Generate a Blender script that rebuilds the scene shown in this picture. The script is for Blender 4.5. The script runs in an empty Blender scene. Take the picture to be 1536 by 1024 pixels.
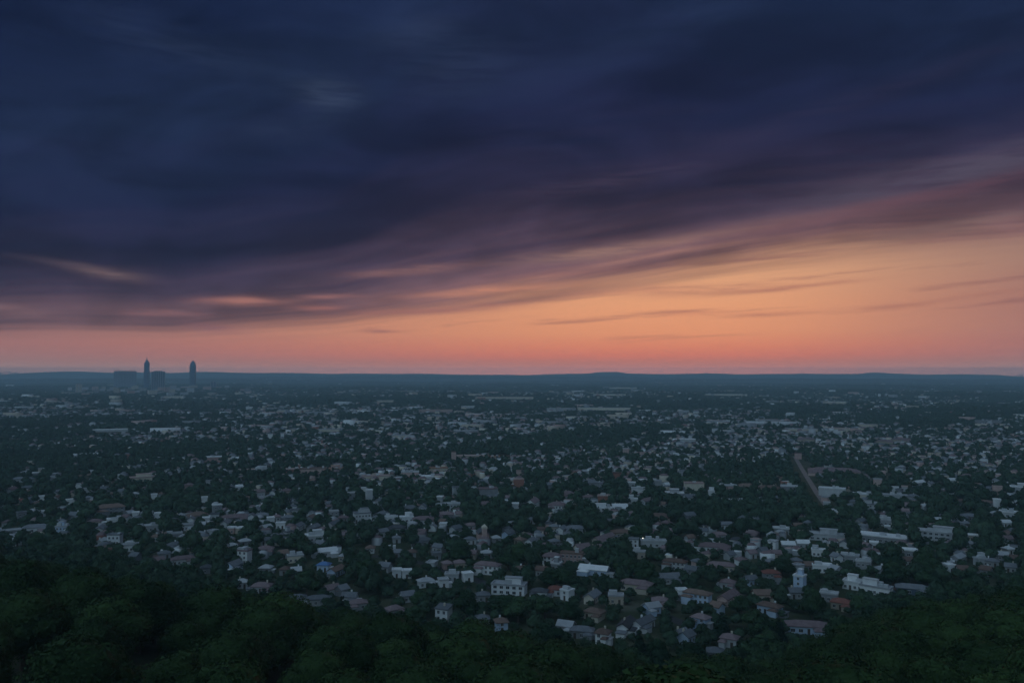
import bpy, math, random
import numpy as np
from mathutils import Vector, Matrix

random.seed(7); rng = np.random.default_rng(7)
scene = bpy.context.scene
COL = scene.collection
F = 1195.0; CX = 768.0; HY = 561.0; CZ = 100.0       # the lens: horizon row, focal length, eye height above the town

def lin(c):
    c = c / 255.0
    return c / 12.92 if c <= 0.04045 else ((c + 0.055) / 1.055) ** 2.4
def S(r, g, b): return (lin(r), lin(g), lin(b), 1.0)

# ---------------------------------------------------------------- node helpers
class NT:
    def __init__(s, tree): s.t = tree; s.t.nodes.clear()
    def n(s, typ, **kw):
        nd = s.t.nodes.new(typ)
        for k, v in kw.items(): setattr(nd, k, v)
        return nd
    def put(s, sock, v):
        if hasattr(v, 'links'): s.t.links.new(v, sock)
        elif v is not None: sock.default_value = v
    def m(s, op, a, b=None, c=None, clamp=False):
        nd = s.n('ShaderNodeMath', operation=op); nd.use_clamp = clamp
        s.put(nd.inputs[0], a)
        if b is not None: s.put(nd.inputs[1], b)
        if c is not None: s.put(nd.inputs[2], c)
        return nd.outputs[0]
    def mr(s, v, a, b, c=0.0, d=1.0, smooth=True):
        nd = s.n('ShaderNodeMapRange'); nd.interpolation_type = 'SMOOTHSTEP' if smooth else 'LINEAR'
        s.put(nd.inputs[0], v)
        for i, x in enumerate((a, b, c, d)): s.put(nd.inputs[i + 1], x)
        return nd.outputs[0]
    def mix(s, f, a, b, blend='MIX'):
        nd = s.n('ShaderNodeMix', data_type='RGBA', blend_type=blend)
        s.put(nd.inputs[0], f); s.put(nd.inputs[6], a); s.put(nd.inputs[7], b)
        return nd.outputs[2]
    def vec(s, x, y, z=0.0):
        nd = s.n('ShaderNodeCombineXYZ')
        for i, v in enumerate((x, y, z)): s.put(nd.inputs[i], v)
        return nd.outputs[0]
    def noise(s, v, scale=1.0, detail=4.0, rough=0.55, dist=0.0):
        nd = s.n('ShaderNodeTexNoise')
        s.put(nd.inputs['Vector'], v); nd.inputs['Scale'].default_value = scale
        nd.inputs['Detail'].default_value = detail; nd.inputs['Roughness'].default_value = rough
        nd.inputs['Distortion'].default_value = dist
        return nd.outputs[0]
    def ramp(s, v, stops, interp='LINEAR'):
        nd = s.n('ShaderNodeValToRGB'); cr = nd.color_ramp; cr.interpolation = interp
        while len(cr.elements) < len(stops): cr.elements.new(0.5)
        for e, (p, c) in zip(cr.elements, sorted(stops, key=lambda q: q[0])): e.position = p; e.color = c
        s.put(nd.inputs[0], v)
        return nd.outputs[0]

def mat(name, build, rough=0.85, spec=0.25):
    m = bpy.data.materials.new(name); m.use_nodes = True
    t = NT(m.node_tree)
    out = t.n('ShaderNodeOutputMaterial'); b = t.n('ShaderNodeBsdfPrincipled')
    b.inputs['Roughness'].default_value = rough; b.inputs['Specular IOR Level'].default_value = spec
    t.t.links.new(b.outputs[0], out.inputs[0])
    build(t, b)
    return m

def foliage(name, dark, light, scale=0.5, big=0.05):
    def bd(t, b):
        geo = t.n('ShaderNodeNewGeometry'); oi = t.n('ShaderNodeObjectInfo')
        a = t.noise(geo.outputs['Position'], scale, 3)
        c = t.noise(geo.outputs['Position'], big, 2)
        f = t.m('ADD', t.m('MULTIPLY', a, 0.55), t.m('MULTIPLY', oi.outputs['Random'], 0.35))
        f = t.m('ADD', f, t.m('MULTIPLY', t.m('SUBTRACT', c, 0.5), 0.9))
        t.put(b.inputs['Base Color'], t.ramp(f, [(0.15, dark), (0.8, light)]))
    return mat(name, bd, 0.8, 0.12)
def plain(name, c1, c2, scale=0.8, rough=0.85, tile=None, spec=0.25):
    def bd(t, b):
        tc = t.n('ShaderNodeTexCoord'); oi = t.n('ShaderNodeObjectInfo')
        a = t.noise(tc.outputs['Object'], scale, 5, 0.6)
        f = t.m('ADD', t.m('MULTIPLY', a, 0.9), t.m('MULTIPLY', t.m('SUBTRACT', oi.outputs['Random'], 0.5), 0.5))
        t.put(b.inputs['Base Color'], t.ramp(f, [(0.25, c1), (0.75, c2)]))
        if tile:
            w = t.n('ShaderNodeTexWave'); w.inputs['Scale'].default_value = tile; w.bands_direction = 'Z'
            t.put(w.inputs['Vector'], tc.outputs['Object'])
            bp = t.n('ShaderNodeBump'); bp.inputs['Strength'].default_value = 0.5; bp.inputs['Distance'].default_value = 0.05
            t.put(bp.inputs['Height'], w.outputs[1]); t.put(b.inputs['Normal'], bp.outputs[0])
    return mat(name, bd, rough, spec)
def rgb(r, g, b): return (r, g, b, 1.0)

MF_HILL = foliage('hill_foliage', rgb(0.014, 0.036, 0.012), rgb(0.055, 0.102, 0.032), 0.10, 0.03)
MF_TOWN = foliage('town_foliage', rgb(0.012, 0.036, 0.018), rgb(0.052, 0.100, 0.044), 0.30, 0.03)
MF_FIR = foliage('evergreen_foliage', rgb(0.008, 0.024, 0.014), rgb(0.020, 0.048, 0.026), 0.5, 0.03)
MF_FAR = foliage('distant_foliage', rgb(0.014, 0.036, 0.024), rgb(0.052, 0.092, 0.052), 0.05, 0.006)
M_BARK = plain('bark', rgb(0.05, 0.038, 0.028), rgb(0.11, 0.085, 0.065), 2.0)
M_GLASS = plain('window_glass', rgb(0.015, 0.02, 0.025), rgb(0.03, 0.035, 0.045), 0.5, 0.25, spec=0.5)
WALL = {
    'white': plain('white_render', rgb(0.66, 0.68, 0.70), rgb(0.84, 0.84, 0.83), 0.35),
    'pale grey': plain('pale_grey_render', rgb(0.40, 0.42, 0.44), rgb(0.56, 0.57, 0.58), 0.35),
    'grey': plain('grey_render', rgb(0.22, 0.23, 0.245), rgb(0.34, 0.35, 0.36), 0.35),
    'cream': plain('cream_render', rgb(0.52, 0.47, 0.38), rgb(0.68, 0.62, 0.52), 0.35),
    'beige': plain('beige_render', rgb(0.36, 0.31, 0.25), rgb(0.50, 0.44, 0.36), 0.35),
    'pinkish': plain('pinkish_render', rgb(0.40, 0.27, 0.25), rgb(0.56, 0.41, 0.37), 0.35),
    'brick': plain('red_brick', rgb(0.22, 0.095, 0.07), rgb(0.36, 0.17, 0.125), 0.8, tile=4.0),
    'pale blue': plain('pale_blue_render', rgb(0.40, 0.50, 0.64), rgb(0.54, 0.64, 0.78), 0.35),
    'slate blue': plain('slate_blue_cladding', rgb(0.10, 0.14, 0.20), rgb(0.16, 0.21, 0.28), 0.35),
}
ROOF = {
    'white': plain('white_membrane', rgb(0.62, 0.63, 0.64), rgb(0.80, 0.80, 0.80), 0.3),
    'pale grey': plain('pale_grey_membrane', rgb(0.34, 0.35, 0.37), rgb(0.50, 0.51, 0.52), 0.3),
    'grey': plain('grey_slate', rgb(0.13, 0.14, 0.155), rgb(0.23, 0.24, 0.26), 0.5, tile=2.5),
    'dark grey': plain('dark_slate', rgb(0.05, 0.053, 0.06), rgb(0.10, 0.105, 0.115), 0.5, tile=2.5),
    'brown': plain('brown_tile', rgb(0.13, 0.085, 0.07), rgb(0.23, 0.16, 0.13), 0.5, tile=2.5),
    'mauve': plain('mauve_tile', rgb(0.17, 0.12, 0.125), rgb(0.27, 0.20, 0.205), 0.5, tile=2.5),
    'red': plain('red_tile', rgb(0.19, 0.075, 0.06), rgb(0.30, 0.13, 0.10), 0.5, tile=2.5),
    'orange': plain('orange_tile', rgb(0.30, 0.17, 0.11), rgb(0.42, 0.25, 0.17), 0.5, tile=2.5),
    'blue': plain('blue_metal_roof', rgb(0.08, 0.17, 0.36), rgb(0.13, 0.25, 0.48), 0.5, 0.5),
    'pinkish': plain('pinkish_roof', rgb(0.36, 0.25, 0.23), rgb(0.50, 0.38, 0.35), 0.4),
}
M_TRIM = WALL['white']; M_CHIM = WALL['cream']
M_METAL = plain('grey_metal', rgb(0.2, 0.2, 0.2), rgb(0.3, 0.3, 0.3), 1.0, 0.5)
M_TOWER = plain('tower_glass', rgb(0.03, 0.065, 0.13), rgb(0.05, 0.10, 0.19), 0.02, 0.5, spec=0.3)

# ---------------------------------------------------------------- object helpers
def build(name, verts, faces, material, parent=None, loc=None, rot=0.0, mats=None, fmat=None, smooth=False):
    me = bpy.data.meshes.new(name)
    me.from_pydata([tuple(v) for v in verts], [], [tuple(f) for f in faces])
    for m_ in (mats or [material]): me.materials.append(m_)
    if fmat is not None: me.polygons.foreach_set('material_index', fmat)
    if smooth: me.polygons.foreach_set('use_smooth', [True] * len(me.polygons))
    me.update()
    o = bpy.data.objects.new(name, me); COL.objects.link(o)
    if parent: o.parent = parent
    if loc is not None: o.location = loc
    o.rotation_euler = (0, 0, rot)
    return o
def build_np(name, V, Q, mats, fmat=None, ngon=4):
    """V (n,3), Q (m,ngon) all faces of the same size"""
    me = bpy.data.meshes.new(name)
    me.vertices.add(len(V)); me.vertices.foreach_set('co', np.ascontiguousarray(V, np.float32).ravel())
    me.loops.add(Q.size); me.loops.foreach_set('vertex_index', np.ascontiguousarray(Q, np.int32).ravel())
    me.polygons.add(len(Q)); me.polygons.foreach_set('loop_start', np.arange(0, Q.size, ngon, dtype=np.int32))
    me.polygons.foreach_set('loop_total', np.full(len(Q), ngon, np.int32))
    for m_ in mats: me.materials.append(m_)
    if fmat is not None: me.polygons.foreach_set('material_index', np.ascontiguousarray(fmat, np.int32))
    me.update(calc_edges=True)
    return me
def link(name, me, parent=None, loc=(0, 0, 0), rot=0.0, scale=(1, 1, 1)):
    o = bpy.data.objects.new(name, me); COL.objects.link(o)
    if parent: o.parent = parent
    o.location = loc; o.rotation_euler = (0, 0, rot); o.scale = scale
    return o
def empty(name, loc, rot=0.0):
    o = bpy.data.objects.new(name, None); COL.objects.link(o); o.empty_display_size = 1.0
    o.location = loc; o.rotation_euler = (0, 0, rot)
    return o
def boxvf(x0, x1, y0, y1, z0, z1):
    v = [(x0, y0, z0), (x1, y0, z0), (x1, y1, z0), (x0, y1, z0), (x0, y0, z1), (x1, y0, z1), (x1, y1, z1), (x0, y1, z1)]
    f = [(0, 3, 2, 1), (4, 5, 6, 7), (0, 1, 5, 4), (1, 2, 6, 5), (2, 3, 7, 6), (3, 0, 4, 7)]
    return v, f
def merge(parts):
    V, Fc = [], []
    for v, f in parts:
        b = len(V); V += list(v); Fc += [tuple(i + b for i in q) for q in f]
    return V, Fc

# ---------------------------------------------------------------- terrain
BND = [(0, 826), (120, 835), (200, 860), (300, 884), (400, 893), (520, 903), (620, 915), (700, 930), (800, 948), (900, 968), (1000, 986),
       (1080, 992), (1150, 970), (1200, 957), (1290, 917), (1380, 893), (1450, 889), (1536, 874)]
RIDGE = [(-400, 556), (0, 555.5), (60, 556.5), (140, 558), (250, 559), (300, 558), (340, 558.5), (420, 560), (520, 560.5), (620, 560.5), (720, 562),
         (800, 562), (880, 560.5), (898, 558.4), (926, 558.4), (942, 561), (1000, 561), (1060, 559.8), (1085, 560.3), (1110, 561.5), (1150, 561),
         (1200, 559.8), (1240, 561.3), (1280, 561), (1310, 558.5), (1340, 560.8), (1400, 561.8), (1480, 561.3), (1536, 560.3), (1900, 560.5)]
def Hn(x, y):
    x = np.asarray(x, float); y = np.asarray(y, float)
    r = np.hypot(x, y); th = np.arctan2(x, y); tc = np.clip(th, -0.7, 0.7)
    px = CX + F * np.tan(tc); dep = r * np.cos(tc)
    by = np.interp(px, *zip(*BND))
    dc = np.interp(px, [0, 300, 700, 1100, 1536], [190, 205, 225, 228, 212])
    zc = np.maximum(CZ - dc * (by - HY) / F - 13.0, 3.0)
    dt = np.interp(px, [0, 300, 600, 900, 1100, 1250, 1536], [330, 300, 275, 262, 262, 280, 305])
    hill = np.zeros_like(r)
    P = [(0, 98.3), (6, 97.5), (25, 78), (50, 66), (85, 52)]
    for (a, za), (b, zb) in zip(P[:-1], P[1:]):
        k = (dep >= a) & (dep < b); hill[k] = (za + (zb - za) * (dep - a) / (b - a))[k]
    t = (dep - 85) / (dc - 85); k = (dep >= 85) & (dep < dc); hill[k] = (52 + (zc - 52) * t)[k]
    t = np.clip((dep - dc) / (dt - dc), 0, 1); k = dep >= dc; hill[k] = (zc * (1 - t * t * (3 - 2 * t)))[k]
    # the hill runs on behind the viewer
    back = np.clip((np.abs(th) - 0.9) / 0.9, 0, 1) * np.clip(1 - r / 900, 0, 1)
    hill = np.maximum(hill, 98.3 * back)
    roll = (np.sin(x / 410 + 1.3) * np.cos(y / 530 + .4) + .6 * np.sin(x / 190 + y / 870) + .5 * np.cos(y / 270 - x / 900)) * 5.0
    roll = (roll + 6) * np.clip((r - 1200) / 1500, 0, 1)
    ry = np.interp(CX + F * np.tan(np.clip(th, -0.75, 0.75)), *zip(*RIDGE))
    zr = CZ + (HY - ry) / F * 14000
    d = r * np.cos(np.clip(th, -.75, .75))
    far = zr * np.exp(-((d - 14000) / 800) ** 2)
    far = np.maximum(far, (40 + 22 * np.sin(x / 1900 + 2)) * np.exp(-((d - 11300) / 500) ** 2))
    far = np.maximum(far, (22 + 16 * np.sin(x / 1300 + 5)) * np.exp(-((d - 9000) / 400) ** 2))
    return hill + roll + far
def H(x, y): return float(Hn(np.array([x]), np.array([y]))[0])

rad = np.concatenate([np.linspace(0, 24, 9), np.linspace(30, 360, 56), np.geomspace(370, 15900, 130)])
ang = np.concatenate([np.linspace(-math.pi, -0.8, 40)[:-1], np.linspace(-0.8, 0.8, 380), np.linspace(0.8, math.pi, 40)[1:]])
A, R = np.meshgrid(ang, rad); GX = R * np.sin(A); GY = R * np.cos(A); GZ = Hn(GX, GY)
na = len(ang); i0 = (np.arange(len(rad) - 1)[:, None] * na + np.arange(na - 1)[None]).ravel()
Q = np.stack([i0, i0 + 1, i0 + na + 1, i0 + na], 1)[:, ::-1]
def ground_nodes(t, b):
    geo = t.n('ShaderNodeNewGeometry'); p = geo.outputs['Position']
    big = t.noise(p, 0.004, 5, 0.6); mid = t.noise(p, 0.05, 4); fine = t.noise(p, 0.8, 4)
    c = t.mix(t.mr(mid, 0.4, 0.62), rgb(0.035, 0.055, 0.024), rgb(0.075, 0.085, 0.05))
    c = t.mix(t.mr(fine, 0.45, 0.7), c, rgb(0.06, 0.055, 0.042))
    c = t.mix(t.mr(big, 0.56, 0.66), c, rgb(0.16, 0.15, 0.12))
    t.put(b.inputs['Base Color'], c)
M_GROUND = mat('ground_grass_and_earth', ground_nodes, 0.95, 0.1)
g = link('ground', build_np('ground', np.stack([GX.ravel(), GY.ravel(), GZ.ravel()], 1), Q, [M_GROUND])); g['kind'] = 'structure'
g.data.polygons.foreach_set('use_smooth', [True] * len(g.data.polygons))

def at(px, py):
    """the point of the terrain seen along a direction"""
    dx = (px - CX) / F; dz = (HY - py) / F
    ys = np.linspace(255, 900, 1300) if py > 720 else np.linspace(600, 9500, 4000)
    z = Hn(dx * ys, ys); k = np.argmax(CZ + dz * ys <= z)
    if k == 0: k = len(ys) - 1
    return dx * ys[k], ys[k], float(z[k])

# ---------------------------------------------------------------- buildings
# (centre, foot, width, height in sight, roof form, wall, roof, turn, label, also known as)
B = [
# --- nearest the hill
(60,797,36,14,'h','white','grey',-8,'pale bungalow with a broad grey hipped roof and white eaves','the broad grey-hipped bungalow'),
(14,804,42,9,'f','grey','pale grey',6,None,None),(100,801,20,15,'f','pale blue','pale grey',-30,None,None),
(156,800,18,13,'g','white','grey',80,None,None),(176,785,19,9,'f','white','white',0,None,None),
(178,816,22,18,'f','white','grey',-24,'tall white flats with ribbed balconies at the edge of the hillside wood','the ribbed white flats'),
(200,825,26,8,'f','white','pale grey',-6,None,None),(170,775,40,22,'h','grey','brown',8,'large brown hipped roof over grey walls, behind a small white box','the large brown hipped hall'),
(148,787,20,10,'h','beige','mauve',-20,None,None),(38,779,13,13,'f','grey','grey',12,None,None),(36,755,14,6,'h','pinkish','red',0,None,None),
(51,754,12,9,'g','white','grey',60,None,None),(67,750,7,7,'f','white','white',0,None,None),(120,778,22,12,'g','grey','grey',-38,None,None),
(208,775,7,6,'f','white','white',0,None,None),(240,776,7,8,'f','white','white',0,None,None),(226,796,28,8,'f','pale grey','pale grey',10,None,None),
(33,816,9,4,'f','white','white',0,None,None),(235,747,8,5,'f','white','white',0,None,None),(110,755,11,5,'f','white','white',5,None,None),
(137,751,13,6,'h','pale grey','grey',5,None,None),(69,773,9,5,'f','pale grey','white',0,None,None),(188,741,13,8,'g','grey','grey',-40,None,None),
(160,737,18,8,'g','pale grey','grey',-35,None,None),(90,742,11,6,'g','white','grey',30,None,None),(22,740,14,12,'g','pale grey','mauve',70,None,None),
(47,735,16,6,'h','grey','grey',0,None,None),(135,738,14,6,'f','pale grey','pale grey',0,None,None),(121,731,12,5,'f','white','pale grey',0,None,None),
(84,722,18,7,'f','pale grey','pale grey',-8,None,None),(34,722,20,6,'h','pale grey','grey',-10,None,None),(215,721,44,6,'f','cream','pinkish',2,'long low pale building with a pinkish flat roof, far left of town','the long low pinkish-roofed building'),
(267,807,20,8,'f','grey','pale grey',0,None,None),(268,823,24,10,'h','grey','grey',15,None,None),(288,794,24,8,'f','white','pale grey',-12,None,None),
(300,778,30,13,'h','grey','brown',8,None,None),(291,784,8,7,'g','white','grey',80,None,None),(313,783,7,7,'f','white','white',0,None,None),
(329,769,14,14,'f','grey','white',12,None,None),(310,752,8,8,'f','white','white',0,'small bright white cube house standing alone among dark trees','the lone white cube house'),
(326,777,12,7,'f','pale grey','grey',0,None,None),(357,781,42,12,'h','grey','mauve',6,'long mauve-roofed terrace ending in a white gable','the long mauve-roofed terrace'),
(381,782,11,15,'g','white','grey',85,None,None),(396,777,18,8,'h','pale grey','grey',0,None,None),(409,783,8,9,'f','white','white',10,None,None),
(342,790,12,12,'g','pale grey','grey',75,None,None),(424,791,14,6,'f','white','white',-6,None,None),(450,795,15,10,'g','white','grey',70,None,None),
(435,781,20,9,'h','grey','grey',10,None,None),(446,771,14,9,'f','pale grey','grey',0,None,None),(473,797,13,10,'g','grey','grey',60,None,None),
(474,810,27,10,'f','pale grey','white',0,None,None),(503,792,14,12,'g','pale grey','grey',60,None,None),(503,776,14,12,'f','grey','pale grey',8,None,None),
(371,817,18,10,'h','grey','pale grey',15,None,None),
(371,844,20,23,'f','white','mauve',-35,'tall white house with a dark vertical recess down its front','the tall white house with the dark recess'),
(402,829,24,11,'h','grey','mauve',-8,None,None),(279,845,34,16,'h','pale grey','mauve',12,'grey house with a pinkish mauve hipped roof, by the left-hand wood','the mauve-hipped house by the wood'),
(355,855,26,17,'g','pale blue','grey',55,None,None),(317,857,20,9,'h','grey','dark grey',0,None,None),(446,841,24,10,'f','cream','pale grey',6,None,None),
(493,833,30,12,'g','pale grey','white',14,None,None),
(489,855,20,17,'h','pale blue','blue',-20,'small house with a bright blue roof, the only one in town','the blue-roofed house'),
(507,863,17,13,'g','pale blue','brown',60,None,None),(397,886,30,18,'h','pale grey','mauve',-15,'lilac-grey hipped house half sunk in the hillside trees','the lilac-grey hipped house'),
(368,879,15,9,'h','pale grey','pale grey',0,None,None),(449,904,27,11,'h','grey','grey',0,None,None),(482,905,34,12,'h','grey','grey',-6,None,None),
(500,890,24,16,'g','pale grey','mauve',30,None,None),(432,741,15,10,'h','pinkish','mauve',5,None,None),(392,745,16,13,'g','pale grey','mauve',30,None,None),
(412,743,8,9,'g','white','grey',80,None,None),(361,734,11,7,'g','white','white',20,None,None),(494,760,9,8,'g','white','grey',30,None,None),
(445,756,9,7,'h','pale grey','grey',0,None,None),(287,732,13,9,'h','pinkish','mauve',0,None,None),(316,726,8,6,'f','pale grey','pale grey',0,None,None),
(372,710,24,7,'f','cream','pinkish',2,None,None),(398,709,22,7,'f','pale grey','pale grey',-2,None,None),
(438,711,24,9,'f','brick','pinkish',0,None,None),(470,710,44,9,'f','pinkish','brown',3,'long pinkish flat-topped building with a brownish roof in the middle distance','the long pinkish building'),
(508,709,26,8,'f','pinkish','orange',0,None,None),
(565,720,42,8,'f','cream','pinkish',2,'broad pale pink flat roof beside a low brown block','the broad pale pink flat roof'),(616,717,26,11,'f','pinkish','pale grey',0,None,None),
(658,708,28,8,'f','beige','orange',2,'low building with an orange roof at the back of town','the orange-roofed building'),(640,720,30,5,'f','pale grey','white',2,None,None),
(555,751,10,18,'f','pale grey','white',15,'narrow grey tower of flats with a white top','the narrow grey flats'),(530,752,13,15,'f','grey','pale grey',10,None,None),
(547,737,8,6,'f','white','white',0,None,None),(684,744,10,15,'f','pale grey','grey',12,None,None),(661,754,9,11,'f','pale grey','white',-12,None,None),
(731,746,32,16,'f','grey','mauve',8,'three-storey grey flats with stacked balconies left of a dark round tree','the balconied grey flats'),(760,751,16,10,'h','pinkish','mauve',0,None,None),
(635,765,8,12,'g','pale grey','grey',80,None,None),(616,768,24,13,'h','grey','grey',10,None,None),(678,765,25,12,'f','pale grey','pale grey',0,None,None),
(545,782,27,16,'f','pale grey','grey',10,'pale grey flats with a lit lamp on the roof edge','the lamp-lit grey flats'),(575,776,20,12,'h','grey','grey',-20,None,None),(517,781,14,10,'h','grey','mauve',0,None,None),
(588,782,20,7,'f','white','white',-6,None,None),(611,782,21,7,'f','white','white',9,None,None),(636,784,32,12,'h','pale grey','mauve',4,None,None),
(668,776,26,8,'h','grey','mauve',0,None,None),(575,804,18,15,'g','pale grey','grey',35,None,None),(597,797,26,12,'h','grey','dark grey',-15,None,None),
(650,795,6,9,'g','white','grey',80,None,None),(666,792,11,5,'f','white','white',-8,None,None),(684,803,18,19,'g','pale grey','grey',50,None,None),
(707,793,20,8,'h','pale grey','mauve',6,None,None),(763,806,13,14,'g','pale blue','grey',60,None,None),(706,814,17,8,'h','pale grey','grey',12,None,None),
(660,827,20,13,'g','pale grey','grey',-40,None,None),(637,816,24,11,'h','grey','grey',10,None,None),(597,834,22,8,'h','grey','grey',0,None,None),
(690,851,16,16,'h','beige','mauve',10,None,None),(732,860,40,23,'h','white','mauve',-22,'big two-storey white house under a wide mauve hipped roof, trees on both sides','the big mauve-hipped white house'),
(580,856,20,15,'g','pale grey','grey',-30,None,None),(679,869,21,9,'f','pale grey','pale grey',-4,None,None),(702,870,10,15,'f','white','white',20,'white upright cube house beside a low flat one','the upright white cube house'),
(640,878,26,13,'h','white','pale grey',16,None,None),(666,878,15,7,'f','white','pale grey',10,None,None),(597,863,10,4,'f','white','white',0,None,None),(612,864,10,4,'f','white','white',0,None,None),
(516,891,15,20,'g','grey','grey',40,None,None),(528,902,24,12,'g','pale grey','grey',-20,None,None),(541,911,24,9,'h','grey','mauve',6,None,None),
(593,921,26,19,'h','grey','mauve',30,None,None),(613,900,22,10,'g','pale grey','grey',20,None,None),
(667,929,24,28,'m','white','grey',-28,'tall white house split by a dark recess under a sloping bright roof edge','the tall split white house'),
(764,890,54,21,'f','white','pale grey',-14,'long white two-storey building with rows of dark windows facing the hill','the long white windowed building'),
(752,944,16,25,'h','pale blue','brown',10,'round-shouldered brown-roofed tower house rising from the trees','the brown-capped tower house'),
(724,934,20,12,'h','grey','grey',0,None,None),(725,899,20,9,'h','grey','grey',10,None,None),
(809,894,26,17,'h','white','dark grey',-12,None,None),(833,890,22,13,'h','white','red',-8,'house with a dull red roof squeezed between two white ones','the red roof between two white houses'),
(850,897,18,18,'f','white','white',-35,'white two-storey cube house with small dark windows','the windowed white cube house'),
(887,903,20,20,'g','cream','grey',70,None,None),(922,902,22,9,'f','beige','beige' if False else 'pale grey',0,None,None),(890,926,32,20,'h','cream','brown',-25,None,None),
(848,946,26,18,'g','grey','pale grey',-20,None,None),(872,953,34,13,'h','grey','grey',-8,None,None),
(903,963,22,28,'h','white','brown',-18,'bright white house with a brown tiled roof, lowest by the dark wood','the bright white house by the wood'),
(937,948,28,20,'g','white','dark grey',75,'white gable-fronted house beside a dark slate roof','the white gable-fronted house'),(962,944,24,16,'g','pale grey','grey',60,None,None),
(975,918,26,14,'g','pale blue','pale grey',35,None,None),(987,907,22,10,'h','beige','mauve',0,None,None),(952,885,50,22,'h','cream','mauve',-16,'wide beige building with several gables and windows','the wide beige gabled building'),
(997,874,40,18,'g','pale grey','grey',20,None,None),(1010,853,36,20,'h','pale grey','brown',-14,'large brown hipped roof spreading above pale walls','the spreading brown roof'),
(890,861,46,16,'g','pale blue','white',-18,'white-edged gable roof shining above pale blue walls','the shining white-edged gable'),(1020,896,10,17,'f','white','white',20,None,None),(1018,959,11,16,'g','pale blue','grey',50,None,None),
(778,730,16,13,'f','brick','pinkish',6,'red brick block showing pink between dark trees','the pink brick block'),(778,714,7,9,'f','pinkish','pinkish',0,None,None),(925,719,14,11,'f','brick','brown',5,None,None),
(885,734,26,17,'h','grey','grey',12,None,None),(899,733,7,12,'g','pale grey','grey',80,None,None),(824,731,16,8,'h','grey','grey',0,None,None),
(851,746,22,12,'h','pinkish','mauve',20,None,None),(882,751,17,11,'h','grey','mauve',10,None,None),(906,753,21,12,'f','brick','pinkish',-5,None,None),
(835,767,26,17,'h','white','mauve',-4,'square white house with a low mauve pyramid roof','the mauve pyramid-roofed house'),(799,763,20,19,'g','white','mauve',75,None,None),(773,761,10,7,'f','pale grey','white',0,None,None),
(928,764,24,8,'g','pale grey','white',8,None,None),(903,769,36,10,'f','white','white',4,None,None),(956,742,20,12,'f','white','pale grey',0,None,None),(945,731,14,9,'f','pale grey','white',0,None,None),
(982,729,18,10,'f','grey','pale grey',6,None,None),(998,731,9,8,'g','white','white',40,None,None),(1010,745,28,8,'f','grey','white',3,None,None),(948,754,14,8,'f','pale grey','white',0,None,None),
(968,756,13,11,'g','pale grey','mauve',60,None,None),(985,779,34,12,'h','beige','brown',4,None,None),(810,799,20,11,'h','pinkish','brown',10,None,None),(830,795,13,12,'h','beige','grey',0,None,None),
(842,799,12,7,'g','white','grey',70,None,None),(862,798,32,12,'h','pale grey','grey',8,None,None),(796,818,13,15,'g','white','grey',70,None,None),(831,821,16,17,'h','grey','grey',25,None,None),
(904,816,28,17,'g','beige','mauve',60,None,None),(930,804,32,12,'h','beige','brown',12,None,None),(949,819,15,14,'f','white','grey',-6,None,None),
(978,819,38,12,'f','pale grey','pale grey',6,'long low pale building next to a bright lamp','the long low building by the lamp'),(872,828,26,17,'g','cream','mauve',35,None,None),
(828,844,30,20,'h','white','mauve',-12,'white hotel-like house with arched windows and mauve roof, joined to an orange block','the white arched-window house'),
(857,843,34,18,'f','pinkish','brown',-10,'orange-pink rendered block with a brown roof','the orange-pink block'),(957,835,18,9,'f','beige','pale grey',0,None,None),
(1039,736,30,14,'f','cream','pinkish',8,'pale three-storey flats with striped balconies at the back of town','the pale striped flats'),(1090,739,26,13,'f','pinkish','pale grey',4,None,None),(1118,734,28,11,'h','brick','brown',0,None,None),
(1150,736,32,9,'h','beige','brown',3,None,None),(1184,739,30,12,'f','grey','pale grey',0,None,None),(1068,742,15,6,'f','white','white',0,None,None),(1035,749,22,8,'g','white','grey',10,None,None),
(1095,757,50,7,'f','grey','pale grey',3,None,None),(1245,743,38,13,'f','pale grey','white',-4,'pale hall with a bright white roof edge beside the avenue','the white-edged hall by the avenue'),
(1248,712,74,13,'h','pinkish','mauve',2,'huge mauve-roofed hall beside the straight avenue','the huge mauve-roofed hall'),
(1031,783,20,18,'g','grey','grey',40,None,None),(1085,792,20,9,'g','white','grey',20,None,None),(1076,807,22,13,'h','grey','mauve',10,None,None),(1102,816,16,14,'h','white','dark grey',-6,None,None),
(1124,805,24,12,'h','grey','mauve',-20,None,None),(1069,826,46,15,'h','white','mauve',-5,'row of white houses under one long mauve roof','the white row houses'),(1168,799,23,8,'f','grey','white',0,'white flat canopy roof on a dark building','the white canopy roof'),
(1156,822,13,14,'f','white','pale grey',-20,None,None),(1178,822,20,8,'g','grey','white',10,None,None),(1200,820,19,9,'g','pale grey','white',15,None,None),
(1236,809,50,11,'f','pale grey','pale grey',-2,'long grey T-shaped building with a stubby end wing','the long grey T-shaped building'),(1262,820,9,10,'g','white','grey',80,None,None),
(1250,841,12,16,'g','white','grey',-50,None,None),(1223,832,19,6,'f','white','white',0,None,None),(1270,841,26,10,'f','grey','pale grey',-4,None,None),(1140,832,14,13,'g','grey','grey',40,None,None),
(1091,838,14,11,'g','pale grey','grey',45,None,None),(1078,854,40,13,'h','beige','mauve',-4,None,None),(1036,861,22,13,'g','pale grey','grey',-20,None,None),(1228,856,28,9,'f','white','white',3,None,None),
(1088,881,22,18,'h','pale grey','mauve',-10,'mauve-roofed house with a bright white chimney','the white-chimneyed mauve house'),(1121,876,20,14,'g','pale blue','grey',40,None,None),(1152,871,26,22,'h','grey','red',15,'dark house with a steep reddish roof behind the tree belt','the steep reddish roof'),
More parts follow.
